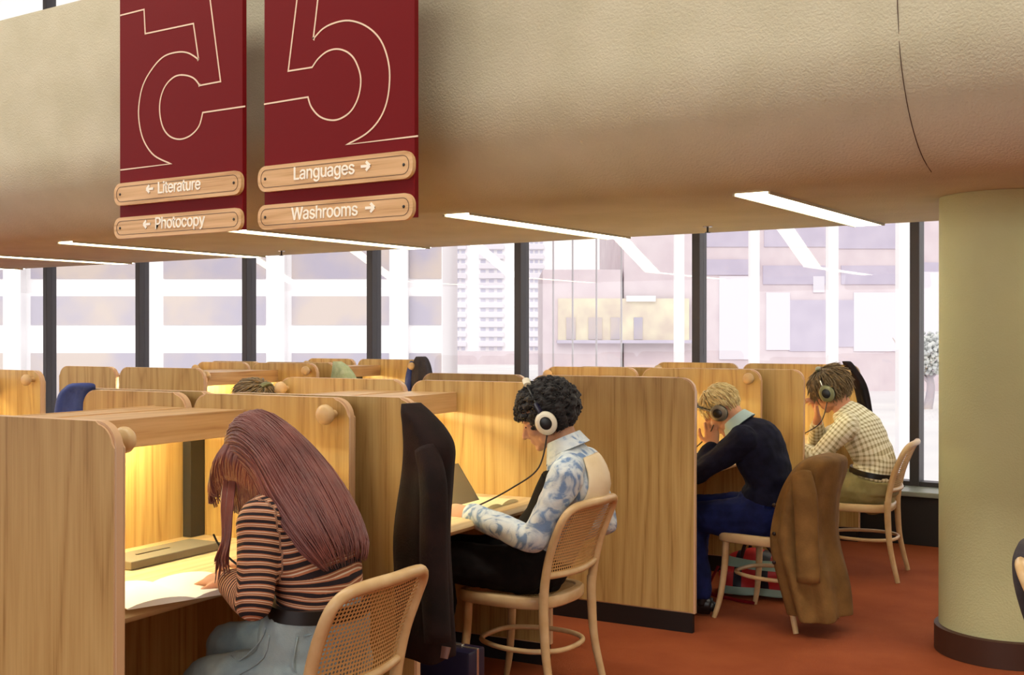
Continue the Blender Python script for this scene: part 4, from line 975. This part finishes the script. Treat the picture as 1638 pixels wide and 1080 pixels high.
# dark brown jacket hanging from the peg of the curly-haired man's carrel
jk = drape('jacket', 'dark brown velvet jacket hanging over the carrel panel end beside the striped-top woman', 'jacket',
    [(1.228, -2.325, 2.925, .016, .045), (1.20, -2.305, 2.925, .035, .06), (1.15, -2.275, 2.93, .062, .07), (1.09, -2.255, 2.93, .080, .075), (1.0, -2.262, 2.93, .080, .08), (.80, -2.285, 2.93, .090, .085), (.60, -2.275, 2.93, .095, .085), (.44, -2.27, 2.93, .098, .08), (.43, -2.27, 2.93, .09, .075)], M['velvet'], 6, .07, seed=1)
bm = bmesh.new(); limb(bm, [(-2.235, 2.885, 1.09), (-2.19, 2.865, .98), (-2.185, 2.86, .75), (-2.165, 2.855, .50)], [(.035, .04), (.042, .045), (.042, .045), (.044, .042)], Vector((0, 1, 0)), 18, False, 5)
ob('sleeve', bm, M['velvet'], jk, world=True, angle=180)
bm = bmesh.new(); limb(bm, [(-2.20, 2.91, .47), (-2.20, 2.90, .435)], [(.045, .012), (.04, .008)], Vector((1, 0, 0)), 14, True, 2); ob('lining', bm, M['lining'], jk, world=True)
# tan coat over the chair back
tc_ = drape('coat', 'tan brown corduroy coat draped over a chair back behind the navy-sweater person', 'coat',
    [(.855, -1.86, 5.62, .035, .12), (.835, -1.865, 5.62, .08, .19), (.77, -1.895, 5.62, .11, .225), (.64, -1.93, 5.58, .125, .22), (.45, -1.94, 5.56, .14, .225), (.25, -1.89, 5.55, .145, .22), (.10, -1.86, 5.55, .13, .21), (.09, -1.86, 5.55, .12, .20)], M['tan'], 7, .15, seed=2)
bm = bmesh.new(); limb(bm, [(-1.90, 5.38, .78), (-1.865, 5.335, .68), (-1.855, 5.33, .50), (-1.845, 5.325, .28)], [(.05, .045), (.058, .045), (.056, .042), (.056, .04)], Vector((1, 0, 0)), 18, False, 5)
ob('sleeve', bm, M['tan'], tc_, world=True, angle=180)
for z in (.62, .48, .34):
    bm = bmesh.new(); ell(bm, (-2.04, 5.39, z), (.010, .006, .010), None, 2); ob('button', bm, M['oxblood'], tc_, world=True)
drape('jacket', 'dark grey jacket over the chair cut by the right edge of the picture', 'jacket',
    [(.845, -.60, 3.66, .028, .11), (.80, -.595, 3.66, .045, .175), (.72, -.58, 3.66, .05, .19), (.645, -.56, 3.66, .048, .185), (.64, -.56, 3.66, .042, .17)], M['greycloth'], 6, .06, seed=3)
drape('garment', 'blue nylon garment over the panel end near the left edge', 'jacket',
    [(1.262, -3.845, 2.80, .025, .035), (1.25, -3.85, 2.80, .045, .055), (1.20, -3.885, 2.80, .065, .065), (1.05, -3.90, 2.80, .08, .07), (.90, -3.90, 2.80, .08, .07)], M['bluecloth'], 5, .12, seed=4)
t = drape('coat', 'grey coat with a blue lining on the panel end by the windows, second row', 'coat',
    [(1.265, -5.97, 7.64, .03, .05), (1.23, -5.965, 7.64, .06, .06), (1.12, -5.95, 7.63, .09, .07), (.85, -5.94, 7.63, .11, .08)], M['greycloth'], 7, .1, seed=5)
bm = bmesh.new(); limb(bm, [(-6.03, 7.59, 1.21), (-6.045, 7.565, 1.08), (-6.05, 7.56, .86)], [(.02, .02), (.03, .02), (.035, .02)], Vector((1, 0, 0)), 12, True, 4); ob('lining', bm, M['bluecloth'], t, world=True)
drape('garment', 'pale green garment hanging on a second-row carrel panel by the windows', 'jacket',
    [(1.25, -5.80, 6.42, .03, .03), (1.20, -5.76, 6.42, .07, .05), (1.10, -5.73, 6.42, .11, .06), (.9, -5.72, 6.42, .12, .06)], M['greencloth'], 5, .12, seed=6)
drape('scarf', 'dark and olive striped scarf over the panel end beside the checked shirt', 'scarf',
    [(1.262, -2.52, 8.04, .02, .04), (1.24, -2.50, 8.04, .03, .05), (1.10, -2.42, 8.04, .04, .05), (.9, -2.38, 8.04, .04, .05)], M['velvet'], 5, .12, seed=7)

# ------------------------------------------------------------------ papers, books, bags
def sheet(name, label, cat, pts, mat, thick=.004, z=.734, group=None):
    bm = bmesh.new(); prism(bm, pts, z, z+thick, 'z'); o = ob(name, bm, mat, smooth=False); return tag_world(o, label, cat, group)
# open magazine: two leaves that rise to the spine
def open_book(name, label, cx, cy, rz, w_, h_, z=.734, mat=None, lift=.014):
    bm = bmesh.new(); n = 8; V = []
    for i in range(-n, n+1):
        u = i/n*w_; zz = lift*math.sin(min(1, abs(i)/n*1.0)*math.pi)**.7*1.0+.003 if i else .003
        V.append((bm.verts.new((u, -h_/2, zz)), bm.verts.new((u, h_/2, zz)), bm.verts.new((u, h_/2, 0)), bm.verts.new((u, -h_/2, 0))))
    for a, b in zip(V, V[1:]):
        for k in range(4): bm.faces.new((a[k], a[(k+1) % 4], b[(k+1) % 4], b[k]))
    bm.faces.new(V[0]); bm.faces.new(V[-1][::-1])
    o = ob(name, bm, mat or M['paper'], angle=50); o.location = (cx, cy, z); o.rotation_euler = (0, 0, rz); return tag(o, label, 'book')
open_book('open_book', 'white open book on the desk under the striped-top woman\'s hands', -2.57, 2.17, R(75), .19, .27)
sheet('paper_sheet', 'small white sheet beside the open book, near the woman\'s far hand', 'paper', [(-2.72, 2.50), (-2.55, 2.46), (-2.52, 2.66), (-2.69, 2.70)], M['paper'], .002)
bm = bmesh.new(); tube(bm, [(-2.56, 2.405, .765), (-2.60, 2.38, .805), (-2.62, 2.36, .86)], [.0035, .0035, .003], seg=8, sub=2); tag_world(ob('pen', bm, M['black']), 'thin dark pen in the striped-top woman\'s hand', 'pen')
open_book('open_book', 'cream open book on the desk in front of the curly-haired man', -2.82, 3.98, R(98), .16, .25, mat=M['cream'])
# folder held up by the man
bm = bmesh.new(); fo = [(-2.86, .73), (-2.675, .785), (-2.78, .925), (-2.95, .90)]
prism(bm, fo, 3.80, 3.804, 'y'); tag_world(ob('folder', bm, M['folder'], smooth=False), 'dark grey folder held tilted by the curly-haired man', 'folder')
sheet('paper_sheet', 'pale sheet on the desk beside the navy-sweater person\'s elbow', 'paper', [(-2.74, 5.52), (-2.56, 5.49), (-2.54, 5.72), (-2.72, 5.75)], M['cream'], .003)
# briefcase
bc = thing('briefcase', 'dark blue briefcase with brass catches on the floor between the first two chairs', 'briefcase', (-2.60, 3.36, 0), R(3))
ob('case_body', B((-.22, -.055, .0), (.22, .055, .325), .012), M['case'], bc, angle=30)
ob('case_rim', B((-.224, -.006, .002), (.224, .006, .330), .002), M['chrome'], bc, smooth=False)
ob('handle', T([(-.06, 0, .325), (-.055, 0, .355), (0, 0, .362), (.055, 0, .355), (.06, 0, .325)], .008), M['oxblood'], bc)
for x in (-.14, .14): ob('catch', B((x-.02, -.010, .322), (x+.02, .010, .336), .003), M['chrome'], bc, smooth=False)
# tartan holdall
tb = thing('tartan_bag', 'red tartan holdall with pale stripes on the carpet behind the navy-sweater person\'s chair', 'bag', (-2.38, 6.12, 0), R(6))
bm = bmesh.new(); ell(bm, (0, 0, .13), (.25, .13, .125), None, 4); box(bm, (-.22, -.11, .012), (.22, .11, .14)); me = remesh(bm, .01, 6)
puff(me, lambda c: noise.noise(c*9)*.02)
obm('bag_body', me, M['tartan'], tb, angle=180)
for s_ in (-1, 1): ob('handle', T([(-.10, s_*.07, .22), (-.07, s_*.075, .30), (.02, s_*.08, .31), (.10, s_*.07, .22)], .010), M['oxblood'], tb)
ob('strap', T([(-.24, -.05, .15), (-.26, -.16, .03), (-.10, -.22, .012), (.02, -.24, .010)], .010, flat_=.4), M['red'], tb)
# small console with a gooseneck on the navy-sweater desk
sheet('tray', 'thin grey metal tray at the back of the navy-sweater person\'s desk', 'tray', [(-2.86, 5.70), (-2.72, 5.68), (-2.71, 5.82), (-2.85, 5.84)], M['greymetal'], .012)

# ------------------------------------------------------------------ outside: street and buildings, colours paled to paint in the haze
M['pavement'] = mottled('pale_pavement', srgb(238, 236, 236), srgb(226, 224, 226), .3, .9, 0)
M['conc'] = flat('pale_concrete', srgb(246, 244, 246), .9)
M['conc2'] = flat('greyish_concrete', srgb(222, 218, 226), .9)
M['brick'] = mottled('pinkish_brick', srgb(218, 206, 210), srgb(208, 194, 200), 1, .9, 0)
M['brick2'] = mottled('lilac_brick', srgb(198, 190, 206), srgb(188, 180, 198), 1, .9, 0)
M['winA'] = mottled('haze_washed_window', srgb(176, 170, 186), srgb(202, 188, 180), .35, .3, 0, p=(.4, .6))
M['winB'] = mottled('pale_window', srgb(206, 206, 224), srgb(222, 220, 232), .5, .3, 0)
M['warmwin'] = mottled('warm_lit_interior', srgb(232, 226, 196), srgb(206, 190, 176), .8, .4, 0)  # indoor light painted as a warm pale colour, nothing emits
def cam_frame(dist, xpix, rz=33.5):
    """a spot at a given distance along a viewing bearing: where a far building stands"""
    a = (xpix-819)/1850.; th = R(33.5); return Vector((a*dist*math.cos(th)-dist*math.sin(th), a*dist*math.sin(th)+dist*math.cos(th), -1))
tag(ob('ground', B((-160, 8.75, -1.3), (90, 200, -1.0)), M['pavement'], smooth=False), 'pale paved street outside beyond the windows', 'ground', kind='structure')
def facade(name, label, dist, x0, x1, ztop, depth=12, rz=R(33.5)):
    """local: x to the right, y away, origin at left front ground corner; K converts photo pixels at that distance to metres"""
    p = cam_frame(dist, x0); t = thing(name, label, 'building', p, rz); return t, dist/1850.
# left white office block, 44 m away
D = 44; t, K = facade('office_building', 'white concrete office block with wide window bands, left half of the view', D, -260, 708, 0)
def zr(y, D_): return (1.45-(y-535)/1850.*D_)+1.0
Wd = (708+260)*K
ob('wall', B((0, 0, 0), (Wd, 12, zr(200, D))), M['conc'], t, smooth=False)
cols = [(-250, -130), (-110, 42), (68, 225), (262, 425), (466, 590), (618, 660), (672, 706)]
cols = [(-250, -120), (-100, 14), (50, 235), (262, 400), (405, 425), (467, 590), (606, 622), (655, 706)]
for (ya, yb) in ((565, 690), (474, 520), (385, 446), (280, 340)):
    for (xa, xb) in cols:
        bm = B(((xa+260)*K, -.05, max(.02, zr(yb, D))), ((xb+260)*K, .02, zr(ya, D)))
        f = ob('window', bm, M['winA'], t, smooth=False)
for xa in (28, 445, 640):   # projecting piers
    ob('pier', B(((xa+260-14)*K, -.5, 0), ((xa+260+14)*K, 0, zr(205, D))), M['conc'], t, smooth=False)
# apartment tower far behind
D = 95; t, K = facade('apartment_tower', 'tall pale apartment tower with stacked balconies, behind the middle windows', D, 700, 905, 0)
Wd = 205*K; ob('wall', B((0, 0, 0), (Wd, 14, zr(150, D))), M['conc'], t, smooth=False)
for c0, c1 in ((16, 46), (66, 106), (130, 138), (146, 170)):
    bm = bmesh.new()
    for k in range(30):
        y = 640-k*15.5
        if zr(y, D) < .5: continue
        box(bm, (c0*K, -.4, zr(y+7, D)), (c1*K, .0, zr(y, D)))
    ob('balcony_stack', bm, M['conc2'], t, smooth=False)
    bm = bmesh.new()
    for k in range(30):
        y = 640-k*15.5
        if zr(y, D) < 1: continue
        for j in range(3):
            w3 = (c1-c0)/3; box(bm, ((c0+j*w3+w3*.2)*K, -.02, zr(y-2, D)), ((c0+j*w3+w3*.8)*K, .01, zr(y-7, D)))
    ob('window_stack', bm, M['winB'], t, smooth=False)
ob('podium', B((-.5, -1.0, 0), (Wd, 0, zr(562, D))), M['brick'], t, smooth=False)
# right brick block
D = 50; t, K = facade('brick_building', 'pinkish brick block with pale upper windows, right half of the view', D, 868, 1720, 0)
Wd = 852*K
ob('wall', B((130*K, 0, 0), (Wd, 14, zr(150, D))), M['brick'], t, smooth=False)
ob('low_wing', B((0, -.3, 0), (125*K, 9, zr(432, D))), M['brick'], t, smooth=False)
for (xa, ya, xb, yb) in ((1130, 345, 1210, 395), (1222, 350, 1320, 395), (1340, 350, 1435, 398), (1130, 415, 1215, 440), (1220, 425, 1320, 455), (1345, 425, 1440, 455), (1262, 480, 1320, 562), (1330, 480, 1365, 555), (1460, 420, 1640, 470)):
    ob('window', B(((xa-868)*K, -.06, zr(yb, D)), ((xb-868)*K, .02, zr(ya, D))), M['brick2'], t, smooth=False)
for (xa, ya, xb, yb) in ((1150, 442, 1203, 575), (1225, 468, 1263, 560), (1365, 468, 1440, 562), (1300, 442, 1318, 468), (1470, 435, 1560, 560)):
    ob('pale_window', B(((xa-868)*K, -.08, zr(yb, D)), ((xb-868)*K, .03, zr(ya, D))), M['conc2'], t, smooth=False)
ob('lit_shopfront', B(((892-868)*K, -.42, zr(545, D)), ((1100-868)*K, -.25, zr(478, D))), M['warmwin'], t, smooth=False)
for (xa, xb) in ((905, 920), (940, 962), (975, 990), (1012, 1026)):
    ob('window', B(((xa-868)*K, -.46, zr(543, D)), ((xb-868)*K, -.41, zr(508, D))), M['winA'], t, smooth=False)
ob('ledge', B(((890-868)*K, -.8, zr(549, D)), ((1110-868)*K, -.25, zr(544, D))), M['brick2'], t, smooth=False)
ob('canopy', B(((1000-868)*K, -.6, zr(483, D)), ((1046-868)*K, -.25, zr(474, D))), M['conc'], t, smooth=False)
# pale posts of the arcade across the pavement
DP = 24
for i, xp in enumerate((1086, 1206, 1331, 1444)):
    p = cam_frame(DP, xp); w_ = (15, 15, 16, 18)[i]*DP/1850./2
    bm = bmesh.new(); box(bm, (-w_, -w_, 0), (w_, w_, 9)); o = ob('street_post', bm, M['conc'], smooth=False); o.location = p; o.rotation_euler = (0, 0, R(33.5))
    tag(o, ('tall white post outside, leftmost of four right of the middle', 'tall white post outside, second from the left of four', 'tall white post outside, third from the left of four', 'tall white post outside, rightmost, beside the window mullion')[i], 'post', 'white posts outside')
for i, xp in enumerate((885, 916, 954, 994)):
    p = cam_frame(15, xp); bm = bmesh.new(); lathe(bm, [(.012, 0), (.012, 9)], seg=10); o = ob('cable_stay', bm, M['conc2'], smooth=True, angle=60); o.location = p
    tag(o, 'thin upright rod outside the window '+('farthest left of four, beside the mullion', 'second from the left of four', 'third from the left of four', 'farthest right of four')[i], 'rod', 'thin rods outside')
def tree(px, D_, h, label, seed):
    rnd = random.Random(seed); p = cam_frame(D_, px); t = thing('street_tree', label, 'tree', p)
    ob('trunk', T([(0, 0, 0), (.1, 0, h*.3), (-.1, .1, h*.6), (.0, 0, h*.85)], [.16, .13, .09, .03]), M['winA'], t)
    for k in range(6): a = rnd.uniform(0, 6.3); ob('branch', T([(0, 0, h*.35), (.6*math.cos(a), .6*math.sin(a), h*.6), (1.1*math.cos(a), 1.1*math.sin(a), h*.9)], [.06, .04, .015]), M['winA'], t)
    bm = bmesh.new()
    for k in range(1100):
        v = Vector((rnd.gauss(0, 1), rnd.gauss(0, 1), rnd.gauss(0, 1))).normalized()*rnd.uniform(.5, 1.0)
        c = Vector((v.x*h*.36, v.y*h*.36, h*.7+v.z*h*.28)); bmesh.ops.create_icosphere(bm, subdivisions=1, radius=rnd.uniform(.03, .08), matrix=Matrix.Translation(c))
    ob('foliage', bm, M['treeleaf'], t)
M['treeleaf'] = mottled('hazy_foliage', srgb(190, 194, 196), srgb(214, 216, 210), 2, .9, 0)  # leaf colour lightened to imitate haze
tree(1484, 38, 2.6, 'hazy grey-green tree outside, right of the last mullion', 3)
